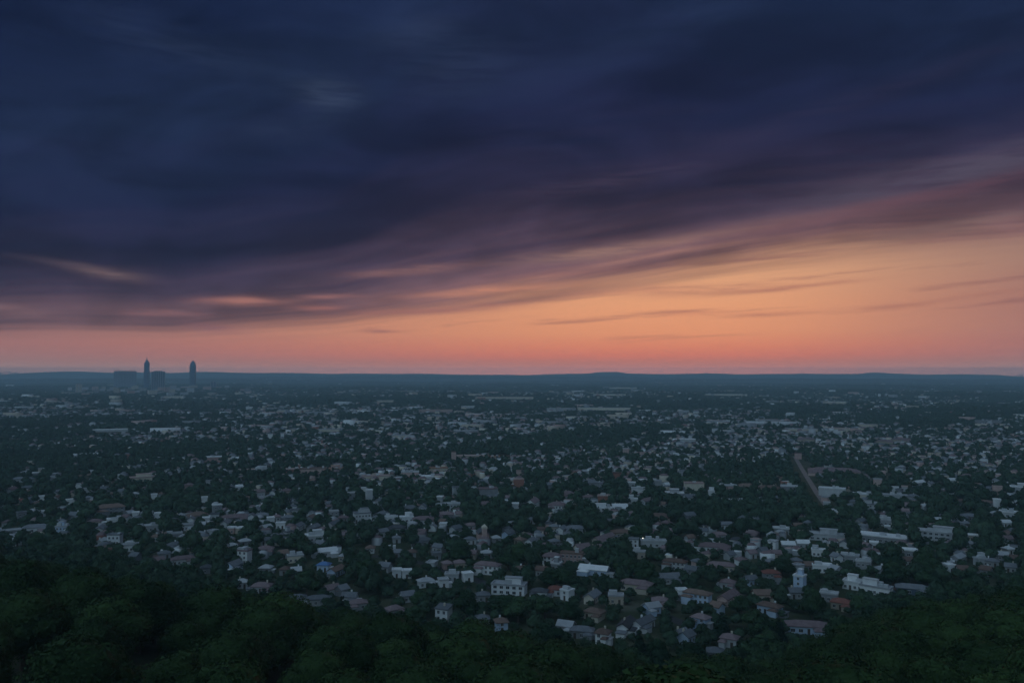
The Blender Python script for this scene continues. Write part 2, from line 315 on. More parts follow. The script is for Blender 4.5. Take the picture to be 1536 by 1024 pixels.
(1195,884,15,26,'f','pale blue','white',-20,'tall narrow pale blue building standing above the trees','the tall pale blue building'),
(1043,904,42,26,'h','pale blue','brown',-22,'large reddish brown hipped roof over pale blue walls','the large reddish-hipped house'),(1088,906,30,23,'g','pinkish','mauve',70,None,None),(1138,900,28,22,'g','cream','brown',20,None,None),
(1150,919,36,23,'h','pale blue','brown',-26,'pale blue house with a broad brown hipped roof','the brown-hipped pale blue house'),(1072,917,18,17,'g','pale blue','brown',-35,None,None),
(1048,939,28,26,'h','pale blue','mauve',-30,None,None),(1026,962,12,20,'g','pale blue','grey',60,None,None),(1090,966,26,24,'h','pale grey','mauve',-15,'mauve-roofed house with a white chimney low among dark trees','the low mauve house among trees'),
(1068,985,22,13,'h','grey','grey',0,None,None),(1205,947,62,20,'h','pale blue','mauve',10,'long pale blue terrace under a mauve roof at the wood edge','the long pale blue terrace'),
(1256,911,30,16,'h','beige','red',-12,'beige house with a bright red tiled roof','the bright red roof'),(1238,899,26,8,'f','grey','pale blue' if False else 'pale grey',-6,None,None),
(1275,882,32,13,'f','white','white',-14,'bright white flat-roofed villa wing with a square window','the bright white villa wing'),(1308,890,46,17,'f','white','pale grey',-16,'long bright white flat-roofed villa with a small roof tower','the long white villa'),
(1362,889,46,10,'h','slate blue','grey',4,None,None),(1187,895,20,11,'g','grey','grey',20,None,None),
(1292,747,30,7,'f','cream','white',0,None,None),(1336,749,38,9,'f','pale grey','pale grey',3,None,None),(1365,749,17,10,'h','pale grey','grey',0,None,None),(1353,763,44,12,'h','grey','mauve',-3,None,None),
(1381,764,10,9,'g','white','white',50,None,None),(1313,732,12,15,'f','pinkish','pale grey',8,None,None),(1339,736,9,7,'f','white','white',0,None,None),(1353,736,8,8,'f','pale grey','pinkish',0,None,None),
(1374,730,12,12,'g','pale grey','white',60,None,None),(1391,730,9,8,'g','pale grey','grey',70,None,None),(1424,724,12,8,'g','white','white',30,None,None),(1491,741,13,13,'f','pinkish','pinkish',6,None,None),
(1524,739,24,11,'f','pale grey','white',0,None,None),(1490,763,9,16,'f','white','white',10,'slim white tower at the end of two long white roofs','the slim white tower'),(1514,761,38,6,'f','pale blue','white',0,None,None),
(1510,775,30,6,'f','pale grey','white',-3,None,None),(1502,789,14,8,'g','white','white',30,None,None),(1505,829,14,11,'h','white','white',40,'small white house under a white pyramid roof by the right-hand wood','the white pyramid-roofed house'),
(1318,813,74,9,'f','grey','white',-9,'very long low shed with a bright white roof','the very long white-roofed shed'),(1400,814,56,21,'f','pale grey','pale grey',-5,'long three-storey grey-white flats with a white canopy in front','the long three-storey flats'),
(1306,821,10,4,'f','white','white',0,None,None),(1356,833,44,12,'f','grey','white',5,None,None),(1290,857,22,20,'f','grey','pale grey',-8,None,None),(1302,765,18,11,'f','pale grey','grey',0,None,None),
(1322,779,20,13,'h','grey','mauve',5,None,None),(1324,787,18,8,'f','pale grey','pale grey',0,None,None),(1287,787,14,12,'g','grey','grey',50,None,None),(1450,779,26,9,'h','grey','grey',0,None,None),
(1436,757,30,9,'h','grey','brown',0,None,None),(1470,758,28,9,'h','grey','brown',5,None,None),(1481,847,16,6,'h','grey','grey',0,None,None),(1508,856,14,6,'g','pale grey','grey',0,None,None),
# --- middle distance
(322,692,24,8,'f','pinkish','white',0,'bright white flat roof alone in the middle distance','the lone bright white roof'),(681,692,7,15,'f','pinkish','brown',0,'pinkish tower beside a long beige hall','the pinkish tower'),
(706,690,42,8,'f','beige','pinkish',2,None,None),(745,689,38,5,'f','beige','orange',1,None,None),(938,683,9,11,'f','pinkish','pale grey',0,None,None),(965,684,34,6,'f','pinkish','pinkish',0,None,None),
(1195,688,10,9,'f','pinkish','mauve',0,None,None),(1207,661,24,6,'h','beige','mauve',0,None,None),(1325,664,22,6,'h','beige','mauve',0,None,None),(1350,662,28,6,'h','beige','mauve',2,None,None),(1338,672,16,5,'h','beige','mauve',-6,None,None),
(1470,695,14,3,'f','white','white',0,None,None),(1297,674,13,3,'f','white','white',0,None,None),(425,658,5,8,'f','white','white',0,None,None),(407,657,7,6,'f','white','white',0,None,None),
(170,647,52,3,'f','pale grey','white',1,None,None),(130,686,54,5,'f','pale grey','white',1,None,None),(654,618,50,4,'f','pinkish','pinkish',0,None,None),(702,612,20,3,'f','pale grey','white',0,None,None),
(757,598,86,3,'f','cream','pinkish',0,None,None),(905,615,80,4,'f','cream','pale grey',0,None,None),(832,617,24,5,'f','pale grey','pale grey',0,None,None),(934,583,42,2,'f','cream','white',0,None,None),
(914,593,48,2,'f','cream','pale grey',0,None,None),(578,603,26,3,'f','cream','pale grey',0,None,None),(600,656,24,4,'f','cream','pale grey',0,None,None),(375,613,10,3,'f','white','white',0,None,None),
(262,597,28,3,'f','cream','white',0,None,None),(440,618,44,3,'f','cream','pale grey',0,None,None),(494,647,32,4,'f','cream','pale grey',0,None,None),(1077,633,34,3,'f','pale grey','white',-2,None,None),
(1132,637,28,6,'g','pale grey','pale grey',0,None,None),(1250,605,38,3,'f','cream','white',0,None,None),(1088,593,62,2,'f','cream','white',0,None,None),(1385,597,16,3,'f','white','white',0,None,None),
(1480,634,40,4,'f','grey','grey',0,None,None),(1260,645,38,3,'f','cream','pinkish',0,None,None),(1200,646,46,3,'f','cream','pale grey',0,None,None),(1030,662,24,4,'f','pale grey','white',2,None,None),
]

things = []      # (object, px, py, description, own label) for the naming of neighbours
LAND = []        # (short phrase, px, py)
FOOT = []        # footprints: x, y, radius
TOL = []         # how much of it a tree may hide
SCR = []         # sight boxes: x0, x1, y0, y1, depth

def window_mesh(w, h):
    v, f = boxvf(-w / 2, w / 2, -0.06, 0.05, 0, h)
    return v, f
_win = {}
def get_win(w, h):
    k = (round(w, 1), round(h, 1))
    if k not in _win:
        fr = merge([boxvf(-w/2 - .06, -w/2, -.09, .05, -.1, h + .1), boxvf(w/2, w/2 + .06, -.09, .05, -.1, h + .1),
                    boxvf(-w/2, w/2, -.09, .05, h, h + .1), boxvf(-w/2, w/2, -.14, .05, -.1, 0), boxvf(-.04, .04, -.08, .05, 0, h)])
        gl = boxvf(-w/2, w/2, -.05, .04, 0, h)
        V, Fc = merge([fr, gl]); me = bpy.data.meshes.new('window'); me.from_pydata(V, [], Fc)
        me.materials.append(M_TRIM); me.materials.append(M_GLASS)
        me.polygons.foreach_set('material_index', [0] * len(fr[1]) + [1] * len(gl[1])); me.update()
        _win[k] = me
    return _win[k]

def roof_solid(kind, L, D, h, hr, ov):
    x, y = L / 2 + ov, D / 2 + ov; t = 0.25
    if kind == 'h':
        k = max(0.0, x - y) if x > y else 0.0
        k = max(k, 0.4)
        v = [(-x, -y, h), (x, -y, h), (x, y, h), (-x, y, h), (-x, -y, h + t), (x, -y, h + t), (x, y, h + t), (-x, y, h + t), (-k, 0, h + t + hr), (k, 0, h + t + hr)]
        f = [(3, 2, 1, 0), (0, 1, 5, 4), (1, 2, 6, 5), (2, 3, 7, 6), (3, 0, 4, 7), (4, 5, 9, 8), (5, 6, 9), (6, 7, 8, 9), (7, 4, 8)]
    elif kind == 'g':
        v = [(-x, -y, h - .1), (x, -y, h - .1), (x, y, h - .1), (-x, y, h - .1), (-x, -y, h + t), (x, -y, h + t), (x, y, h + t), (-x, y, h + t), (-x, 0, h + t + hr), (x, 0, h + t + hr), (-x, 0, h + hr - .1), (x, 0, h + hr - .1)]
        f = [(0, 1, 5, 4), (2, 3, 7, 6), (4, 5, 9, 8), (6, 7, 8, 9), (0, 4, 8, 10), (7, 3, 10, 8), (5, 1, 11, 9), (2, 6, 9, 11), (1, 0, 10, 11), (3, 2, 11, 10)]
    else:  # mono pitch
        v = [(-x, -y, h - .1), (x, -y, h - .1), (x, y, h + hr), (-x, y, h + hr), (-x, -y, h + t), (x, -y, h + t), (x, y, h + hr + t), (-x, y, h + hr + t)]
        f = [(3, 2, 1, 0), (4, 5, 6, 7), (0, 1, 5, 4), (1, 2, 6, 5), (2, 3, 7, 6), (3, 0, 4, 7)]
    return v, f

def make_building(px, py, wpx, hpx, kind, wall, roof, rot, label, short, group=None, r_=None):
    x, y, z = at(px, py)
    dist = math.hypot(x, y); k = y / F
    W = wpx * k; r = math.radians(rot); az = math.atan2(x, y)
    c, s = abs(math.cos(r)), abs(math.sin(r))
    ratio = 0.62 if wpx < 34 else 0.4
    if kind == 'g' and abs(rot) > 45: L = W / (c + 0.62 * s) if abs(rot) < 60 else W * 1.5 / max(s, .7) ; D = (W - L * c) / s if abs(rot) >= 60 else L * .62
    else: L = W / (c + ratio * s); D = L * ratio
    D = max(min(D, 16 if kind == 'f' and py < 760 else 30), 4.5); L = max(L, 4.5)
    extd = D * c + L * s
    Hh = hpx * k - 0.75 * extd * (CZ - z) / y
    lo = 3.4 if wpx * k < 60 else 5.5
    Hh = max(lo, min(Hh, 3.2 * hpx * k))
    rr = random.Random(int(px * 7 + py * 13))
    hr = 0.0
    if kind == 'h': hr = min(D * 0.30, Hh * 0.45)
    if kind == 'g': hr = min(D * 0.42, Hh * 0.5)
    if kind == 'm': hr = D * 0.22
    hw = max(2.8, Hh - hr)
    storeys = max(1, round(hw / 3.0))
    cy = y + extd / 2; cx_ = x * cy / y
    big = W > 32
    if kind == 'f': nm = 'warehouse' if (big and storeys <= 2 and py < 760) else ('apartment_block' if storeys >= 3 or big else 'flat_roofed_house')
    else: nm = 'town_hall' if False else 'house'
    root = empty(nm, (cx_, cy, z), -az + r)
    px_, py_ = px, py
    # walls
    if kind in 'g':
        xx, yy = L / 2, D / 2
        v = [(-xx, -yy, -1), (xx, -yy, -1), (xx, yy, -1), (-xx, yy, -1), (-xx, -yy, hw), (xx, -yy, hw), (xx, yy, hw), (-xx, yy, hw), (-xx, 0, hw + hr * .93), (xx, 0, hw + hr * .93)]
        f = [(0, 1, 5, 4), (2, 3, 7, 6), (1, 2, 6, 9, 5), (3, 0, 4, 8, 7), (4, 5, 9, 8), (6, 7, 8, 9)]
    elif kind == 'm':
        v, f = boxvf(-L/2, L/2, -D/2, D/2, -1, hw); v[6] = (L/2, D/2, hw + hr * .95); v[7] = (-L/2, D/2, hw + hr * .95)
    elif kind == 'f':
        v, f = boxvf(-L/2, L/2, -D/2, D/2, -1, hw)
    else:
        v, f = boxvf(-L/2, L/2, -D/2, D/2, -1, hw - .02)
    parts = [(v, f)]
    # a lower wing where the house is large
    if kind in 'hg' and wpx > 20 and nm == 'house':
        sx = rr.choice((-1, 1)); wl, wd = L * .38, D * .55
        x0 = sx * (L/2 - wl * .5)
        parts.append(boxvf(x0 - wl/2, x0 + wl/2, -D/2 - wd, -D/2 + .3, -1, hw * .72))
        wr = roof_solid('h', wl, wd, 0, min(wd, wl) * .28, .35)
        wing = ([(a + x0, b - D/2 - wd/2 + .2, c_ + hw * .72 + .02) for a, b, c_ in wr[0]], wr[1])
    else: wing = None
    V, Fc = merge(parts)
    build('wall', V, Fc, WALL[wall], root)
    if kind == 'f':
        p = .35
        rp = [boxvf(-L/2 - .25, L/2 + .25, -D/2 - .25, -D/2 + p, hw + .004, hw + .75), boxvf(-L/2 - .25, L/2 + .25, D/2 - p, D/2 + .25, hw + .004, hw + .75),
              boxvf(-L/2 - .25, -L/2 + p, -D/2 + p, D/2 - p, hw + .004, hw + .75), boxvf(L/2 - p, L/2 + .25, -D/2 + p, D/2 - p, hw + .004, hw + .75),
              boxvf(-L/2 + p, L/2 - p, -D/2 + p, D/2 - p, hw + .004, hw + .3)]
        V, Fc = merge(rp); ro = build('roof', V, Fc, ROOF[roof], root)
        if wpx > 16:
            for q in range(rr.choice((1, 2, 3))):
                ux, uy = rr.uniform(-.38, .38) * L, rr.uniform(-.25, .25) * D; a = rr.uniform(.8, 1.9)
                v, f = boxvf(ux - a, ux + a, uy - .9, uy + .9, hw + .3, hw + rr.uniform(1.3, 2.6)); build('roof_unit', v, f, WALL['pale grey'], ro)
    else:
        rs = roof_solid(kind, L, D, hw, hr, .5 if kind != 'm' else .35)
        V, Fc = merge([rs] + ([wing] if wing else [])); ro = build('roof', V, Fc, ROOF[roof], root)
        if dist < 800 and (rr.random() < .45 or (label and 'chimney' in label)):
            for q in range(1):
                ux = rr.uniform(-.3, .3) * L; v, f = boxvf(ux - .32, ux + .32, .1, .7, hw + hr * .4, hw + hr + .95); build('chimney', v, f, M_CHIM if rr.random() < .5 else WALL['white'], ro)
    if wpx > 13 and dist < 900 and rr.random() < .6:      # lean-to or set-back upper floor
        if kind == 'f' and rr.random() < .5:
            u = rr.uniform(-.2, .2) * L; an = build('upper_floor', *boxvf(u - L * .24, u + L * .24, -D * .15, D * .38, hw + .31, hw + 2.9), WALL[wall], root)
            build('upper_roof', *boxvf(u - L * .26, u + L * .26, -D * .18, D * .41, hw + 2.904, hw + 3.15), ROOF[roof], an)
        else:
            sx = rr.choice((-1, 1)); al_ = L * rr.uniform(.22, .4); ad = D * rr.uniform(.5, .8); ah = min(hw * .62, 3.0); y0 = rr.uniform(-.3, 0) * D
            an = build('annex', *boxvf(min(sx * L / 2 + sx * .01, sx * (L / 2 + al_)), max(sx * L / 2 + sx * .01, sx * (L / 2 + al_)), y0 - ad / 2, y0 + ad / 2, -1, ah), WALL[rr.choice([wall, 'pale grey', 'grey'])], root)
            build('annex_roof', *boxvf(min(sx * L / 2 + sx * .02, sx * (L / 2 + al_ + .3)), max(sx * L / 2 + sx * .02, sx * (L / 2 + al_ + .3)), y0 - ad / 2 - .3, y0 + ad / 2 + .3, ah + .003, ah + .3), ROOF[rr.choice(['grey', 'pale grey', 'white', 'brown'])], an)
    # openings, on the two sides one can see
    if py >= 765 and wpx >= 9:
        step = 2.1 if wpx * k < 14 else 2.9
        storeys = max(1, round(hw / 2.5)); me = get_win(1.0 if step < 2.5 else 1.5, 1.2)
        nx = min(9, max(1, int((L - .5) / step))); ny = min(4, max(1, int((D - .5) / step)))
        front = None
        door_i = rr.randrange(nx)
        for st in range(storeys):
            zz = st * (hw / storeys) + 0.75
            for i in range(nx):
                ux = (i - (nx - 1) / 2) * (L - .6) / nx
                if wing and abs(ux - x0) < wl / 2 + .6: continue
                if st == 0 and i == door_i:
                    v, f = boxvf(ux - .5, ux + .5, -D/2 - .05, -D/2 + .03, 0, 2.1); build('door', v, f, M_BARK, root); continue
                link('window', me, root, (ux, -D/2 - .005, zz))
            if dist < 520:
                for i in range(ny):
                    uy = (i - (ny - 1) / 2) * (D - .6) / ny
                    sd = -1 if rot < 0 else 1     # the flank that shows
                    link('window', me, root, (sd * (L/2 + .005), uy, zz), math.pi / 2 * sd)
    root['category'] = {'warehouse': 'warehouse', 'apartment_block': 'apartment building', 'flat_roofed_house': 'house', 'house': 'house'}[nm]
    root['group'] = group or {'warehouse': 'long low buildings of the town', 'apartment_block': 'apartment buildings of the town', 'flat_roofed_house': 'flat-roofed houses of the town', 'house': 'pitched-roof houses of the town'}[nm]
    form = {'h': 'hip-roofed', 'g': 'gabled', 'f': 'flat-roofed', 'm': 'sloping-roofed'}[kind]
    noun = {'warehouse': 'long building', 'apartment_block': 'block', 'flat_roofed_house': 'house', 'house': 'house'}[nm]
    size = 'small' if wpx < 12 else 'large' if wpx > 30 else ''
    desc = f"{size} {wall} {form} {noun}".strip() if wall == roof or kind == 'f' else f"{size} {wall} {noun} with {roof} roof".strip()
    things.append([root, px, py, desc, label])
    if short: LAND.append((short, px, py))
    FOOT.append((cx_, cy, math.hypot(L, D) / 2)); SCR.append((px - wpx / 2, px + wpx / 2, py - hpx, py, y)); TOL.append(.14 if label else .34 if r_ is None else .6)
    return root

for b in B: make_building(*b)

# infill houses that show between the others
n_inf = 0; tries = 0
scr = lambda: np.array(SCR)
while n_inf < 175 and tries < 16000:
    tries += 1
    px = random.uniform(10, 1530); py = random.uniform(705, 865)
    if py > np.interp(px, *zip(*BND)) - 22: continue
    w = random.uniform(7, 14) * (py - 561) / 240 + 2; h = w * random.uniform(.5, .75)
    a = scr()
    if np.any((np.abs((a[:, 0] + a[:, 1]) / 2 - px) < (w + a[:, 1] - a[:, 0]) / 2 - 1) & (a[:, 3] > py - h + 1) & (a[:, 2] < py - 1)): continue
    kind = random.choice('hhggf'); wall = random.choice(['grey', 'grey', 'pale grey', 'beige', 'pale grey', 'white', 'pinkish'])
    make_building(px, py, w, h, kind, wall, random.choice(['grey', 'mauve', 'brown', 'pale grey']) if kind != 'f' else random.choice(['pale grey', 'white', 'grey']), random.choice([-40, -20, -5, 5, 15, 35, 70]), None, None, None, 1)
    n_inf += 1
N_TOWN = len(things)

# a church-like brick tower among the houses, and small roof extras on the villa
def brick_tower(px, py):
    x, y, z = at(px, py); r = empty('church', (x, y, z), .2)
    v, f = boxvf(-1.4, 1.4, -1.4, 1.4, -1, 7.6); build('tower', v, f, WALL['pinkish'], r)
    v, f = boxvf(-1.55, 1.55, -1.55, 1.55, 7.6, 8.7); b_ = build('belfry', v, f, WALL['cream'], r)
    build('spire', [(-1.65, -1.65, 8.7), (1.65, -1.65, 8.7), (1.65, 1.65, 8.7), (-1.65, 1.65, 8.7), (0, 0, 10.4)], [(3, 2, 1, 0), (0, 1, 4), (1, 2, 4), (2, 3, 4), (3, 0, 4)], WALL['cream'], r)
    v, f = boxvf(-3.2, 3.2, 1.41, 11, -1, 3.9); build('nave', v, f, WALL['pinkish'], r)
    rs = roof_solid('g', 9.5, 6.4, 0, 2.4, .3); build('nave_roof', [(b, a + 6.3, c + 4.0) for a, b, c in rs[0]], [tuple(reversed(q)) for q in rs[1]], ROOF['dark grey'], r)
    r['category'] = 'church'; things.append([r, px, py, 'church', 'small pinkish church with a narrow cream-topped tower between dark trees'])
    LAND.append(('the cream-topped church', px, py)); FOOT.append((x, y + 5, 9)); SCR.append((px - 5, px + 5, py - 23, py, y)); TOL.append(.1)
brick_tower(727, 809)

# ---------------------------------------------------------------- far city
def tower_poly(name, px, d, wpx, ztop, kind, label, short):
    x = (px - CX) / F * d; z = H(x, d); k = d / F; w = wpx * k
    r = empty(name, (x, d, z), -math.atan2(x, d) + .1); hh = ztop - z
    def prism(rad_, z0, z1, n=8, s=1.0, top=None):
        V = []; Fc = []
        for zz, q in ((z0, rad_), (z1, top if top is not None else rad_)):
            V += [(q * math.cos(2 * math.pi * (i + .5) / n), q * s * math.sin(2 * math.pi * (i + .5) / n), zz) for i in range(n)]
        Fc = [(i, (i + 1) % n, n + (i + 1) % n, n + i) for i in range(n)] + [tuple(range(n))[::-1], tuple(range(n, 2 * n))]
        return V, Fc
    if kind == 'spire':
        V, Fc = merge([prism(w / 2 * 1.03, 0, hh * .55), prism(w / 2 * .97, hh * .55, hh * .81)]); build('shaft', V, Fc, M_TOWER, r)
        V, Fc = merge([prism(w / 2 * .92, hh * .81, hh * .92, top=w * .09), prism(3.0, hh * .92, hh * 1.0, top=2.0)]); build('spire', V, Fc, M_TOWER, r)
    elif kind == 'bullet':
        V, Fc = merge([prism(w / 2, 0, hh * .80, 12)]); build('shaft', V, Fc, M_TOWER, r)
        lay = [(w / 2 * .98, .80), (w / 2 * .88, .87), (w / 2 * .68, .93), (w / 2 * .40, .975), (w * .06, 1.01)]
        V, Fc = merge([prism(a, hh * b, hh * b2, 12, top=a2) for (a, b), (a2, b2) in zip(lay[:-1], lay[1:])]); build('crown_roof', V, Fc, M_TOWER, r)
    else:
        dd = min(w * .5, 40)
        v, f = boxvf(-w/2, w/2, -dd/2, dd/2, -2, hh); build('wall', v, f, WALL['slate blue'] if kind != 'pale' else WALL['beige'], r)
        n = max(3, int(w / 9)); bars = [boxvf(-w/2 + i * w / (n - 1) - .9, -w/2 + i * w / (n - 1) + .9, -dd/2 - 1.6, -dd/2 + .2, -1, hh + 1.2) for i in range(n)]
        if wpx > 6:
            for bb in bars: build('pilaster', *bb, WALL['pale grey'], r)
        if kind == 'crenel':
            for i in range(9):
                u = -w/2 + (i + .5) * w / 9; v, f = boxvf(u - 4, u + 4, -6, 6, hh, hh + random.uniform(6, 12)); build('roof_plant', v, f, WALL['grey'], r)
        else:
            v, f = boxvf(-w * .3, w * .3, -dd * .3, dd * .3, hh, hh + 4); build('roof_plant', v, f, WALL['grey'], r)
    r['category'] = 'skyscraper' if ztop > 150 else 'office building'; r['group'] = 'skyline buildings on the horizon'
    things.append([r, px, HY + (CZ - z) / d * F, label, label]); LAND.append((short, px, 575))
tower_poly('skyscraper', 220.5, 5500, 8.2, 218, 'spire', 'tallest skyscraper on the horizon, slim and dark with a pointed spire', 'the spired skyscraper')
tower_poly('skyscraper', 289.5, 5400, 9.2, 190, 'bullet', 'dark skyscraper with a rounded bullet-shaped top', 'the bullet-topped skyscraper')
tower_poly('office_block', 188, 5700, 30, 119, 'crenel', 'wide slab block with a row of small rooftop boxes, left of the spired skyscraper', 'the wide slab block')
tower_poly('office_block', 237.5, 4300, 18, 114, 'slab', 'broad square-topped pale office block right of the spired skyscraper', 'the square-topped office block')
tower_poly('office_block', 119, 3900, 8, 52, 'pale', 'pale isolated block low to the left of the skyline', 'the isolated pale block')
tower_poly('office_block', 320.5, 4900, 8, 52, 'slab', 'squat dark block to the right of the bullet-topped skyscraper', 'the squat dark block')
tower_poly('office_block', 173, 4000, 4, 34, 'pale', 'small narrow pale block in front of the wide slab block', 'the small narrow pale block')
for i in range(60):
    px = random.choice([random.gauss(240, 40), random.gauss(190, 50), random.uniform(120, 400)]); d = random.uniform(3300, 5200); w = random.uniform(4, 12)
    x = (px - CX) / F * d; z = H(x, d); k = d / F; hh = random.uniform(8, 30); Wd = w * k
    r = empty('city_block', (x, d, z), -math.atan2(x, d) + random.uniform(-.3, .3)); wl = random.choice(['beige', 'pinkish', 'grey', 'pale grey', 'cream'])
    v, f = boxvf(-Wd/2, Wd/2, -9, 9, -2, hh); build('wall', v, f, WALL[wl], r)
    v, f = boxvf(-Wd/2 - .3, Wd/2 + .3, -9.3, 9.3, hh, hh + .9); build('roof', v, f, ROOF['pale grey'], r)
    r['category'] = 'office building'; r['group'] = 'low blocks around the skyline towers'
    things.append([r, px, HY + (CZ - z) / d * F, f'{wl} flat-topped city block', None])

# ---------------------------------------------------------------- trees
def card_cloud(rs, lobes, n, size, flat=0.85, jit=0.16, core=0):
    """leaf clumps spread over the shells of several lobes"""
    w = np.array([l[3] ** 2 for l in lobes]); pick = rs.choice(len(lobes), n, p=w / w.sum())
    L_ = np.array(lobes)[pick]
    d = rs.normal(size=(n, 3)); d[:, 2] = d[:, 2] * .9 + .25; d /= np.linalg.norm(d, axis=1)[:, None]
    rr = L_[:, 3] * (1 - np.abs(rs.normal(size=n)) * jit)
    bump = 1 + .10 * np.sin(d[:, 0] * 7 + L_[:, 0]) * np.sin(d[:, 1] * 6 + L_[:, 1]) + .07 * np.sin(d[:, 2] * 13)
    c = L_[:, :3] + d * (rr * bump)[:, None] * np.array([1, 1, flat])
    nrm = d + rs.normal(size=(n, 3)) * .38; nrm /= np.linalg.norm(nrm, axis=1)[:, None]
    a = np.cross(nrm, rs.normal(size=(n, 3))); a /= np.linalg.norm(a, axis=1)[:, None]; b = np.cross(nrm, a)
    s = size * rs.uniform(.6, 1.4, n)[:, None]
    droop = nrm * s * .3
    V = np.stack([c - a * s * .5, c - b * s * .32 - droop * .3, c + a * s * .55 - droop, c + b * s * .34], 1).reshape(-1, 3)
    return V, np.arange(4 * n).reshape(-1, 4)
def core_blob(rs, lobes, k=.82, flat=.85):
    """few-sided inner body of every lobe, as quads"""
    Vs, Qs, off = [], [], 0
    for (x, y, z, r) in lobes:
        nu, nv = 8, 5; V = []
        for j in range(nv + 1):
            p = math.pi * (j / nv) * .98 + .03
            for i in range(nu):
                t = 2 * math.pi * i / nu; q = r * k * rs.uniform(.88, 1.05); V.append((x + q * math.sin(p) * math.cos(t), y + q * math.sin(p) * math.sin(t), z + q * math.cos(p) * flat))
        for j in range(nv):
            for i in range(nu): Qs.append((off + j * nu + i, off + (j + 1) * nu + i, off + (j + 1) * nu + (i + 1) % nu, off + j * nu + (i + 1) % nu))
        Vs += V; off += len(V)
    return np.array(Vs), np.array(Qs)
def broad_lobes(rs, R, Ht, n):
    L_ = [(0, 0, Ht - R * .95, R * .72)]
    for i in range(n):
        a = 2 * math.pi * i / n * 1.0 + rs.uniform(-.4, .4); q = R * rs.uniform(.38, .66); r = R * rs.uniform(.34, .52)
        L_.append((q * math.cos(a), q * math.sin(a), Ht - R * rs.uniform(.75, 1.35), r))
    for i in range(n // 2):
        a = rs.uniform(0, 6.3); q = R * rs.uniform(.1, .4); L_.append((q * math.cos(a), q * math.sin(a), Ht - R * rs.uniform(.4, .6), R * rs.uniform(.28, .42)))
    return L_
def dome_lobes(rs, R, Ht, n):
    L_ = [(0, 0, Ht - R * .82, R * .80), (0, 0, Ht - R * 1.2, R * .85)]
    for i in range(n):
        a = 2 * math.pi * i / n + rs.uniform(-.3, .3); q = R * rs.uniform(.42, .60); r = R * rs.uniform(.38, .54)
        L_.append((q * math.cos(a), q * math.sin(a), Ht - R * rs.uniform(.8, 1.3), r))
    for i in range(3):
        a = rs.uniform(0, 6.3); q = R * rs.uniform(.2, .45); L_.append((q * math.cos(a), q * math.sin(a), Ht - R * rs.uniform(.42, .6), R * rs.uniform(.26, .36)))
    return L_
def fir_lobes(rs, R, Ht):
    return [(rs.normal() * .15, rs.normal() * .15, Ht * (.22 + .12 * i), R * (1 - i * .13)) for i in range(7)]
def tree_proto(seed, R, Ht, n, cards, size, kind='broad'):
    rs = np.random.default_rng(seed)
    lobes = broad_lobes(rs, R, Ht, n) if kind == 'broad' else fir_lobes(rs, R, Ht) if kind == 'fir' else dome_lobes(rs, R, Ht, n)
    V1, Q1 = card_cloud(rs, lobes, cards, size); V2, Q2 = core_blob(rs, lobes)
    V = np.concatenate([V1, V2]); Qa = np.concatenate([Q1, Q2 + len(V1)])
    # trunk with limbs
    parts = []
    def limb(p, q, r0, r1):
        p, q = Vector(p), Vector(q); dv = (q - p).normalized(); a = dv.orthogonal().normalized(); b = dv.cross(a)
        V = [p + (a * math.cos(t) + b * math.sin(t)) * r0 for t in [i * math.pi / 3 for i in range(6)]] + [q + (a * math.cos(t) + b * math.sin(t)) * r1 for t in [i * math.pi / 3 for i in range(6)]]
        parts.append(([tuple(v) for v in V], [(i, (i + 1) % 6, 6 + (i + 1) % 6, 6 + i) for i in range(6)]))
    limb((0, 0, -1), (0, 0, Ht * .45), R * .09, R * .06); limb((0, 0, Ht * .44), (.2, .1, Ht * .8), R * .06, R * .02)
    for l in lobes[1:5]: limb((0, 0, Ht * .4), l[:3], R * .045, R * .015)
    tv, tf = merge(parts)
    return V, Qa, tv, tf
def make_proto(seed, mat_, *a, **k):
    V, Qa, tv, tf = tree_proto(seed, *a, **k)
    cr = build_np('crown', V, Qa, [mat_]); tr = bpy.data.meshes.new('trunk'); tr.from_pydata(tv, [], tf); tr.materials.append(M_BARK); tr.update()
    return cr, tr
HILLP = [make_proto(100 + i, MF_HILL, 6.0, 13.0, 6 + i % 3, 14000, .38, 'dome') for i in range(7)]
TOWNP = [make_proto(200 + i, MF_TOWN, 5.2, 11.0, 6 + i % 3, 1900, .85) for i in range(7)]
FIRP = [make_proto(300 + i, MF_FIR, 3.6, 14.0, 0, 1500, .8, 'fir') for i in range(2)]

tree_list = []
def place_tree(name, protos, x, y, sc, sz, desc, cat='tree', grp=None):
    z = H(x, y); i = random.randrange(len(protos)); cr, tr = protos[i]
    e = empty(name, (x, y, z), random.uniform(0, 6.28)); e.scale = (sc, sc, sz)
    link('crown', cr, e); link('trunk', tr, e)
    e['category'] = cat; e['group'] = grp
    px = CX + F * x / y; py = HY + F * (CZ - z - 8 * sz) / y
    things.append([e, px, py, desc, None])

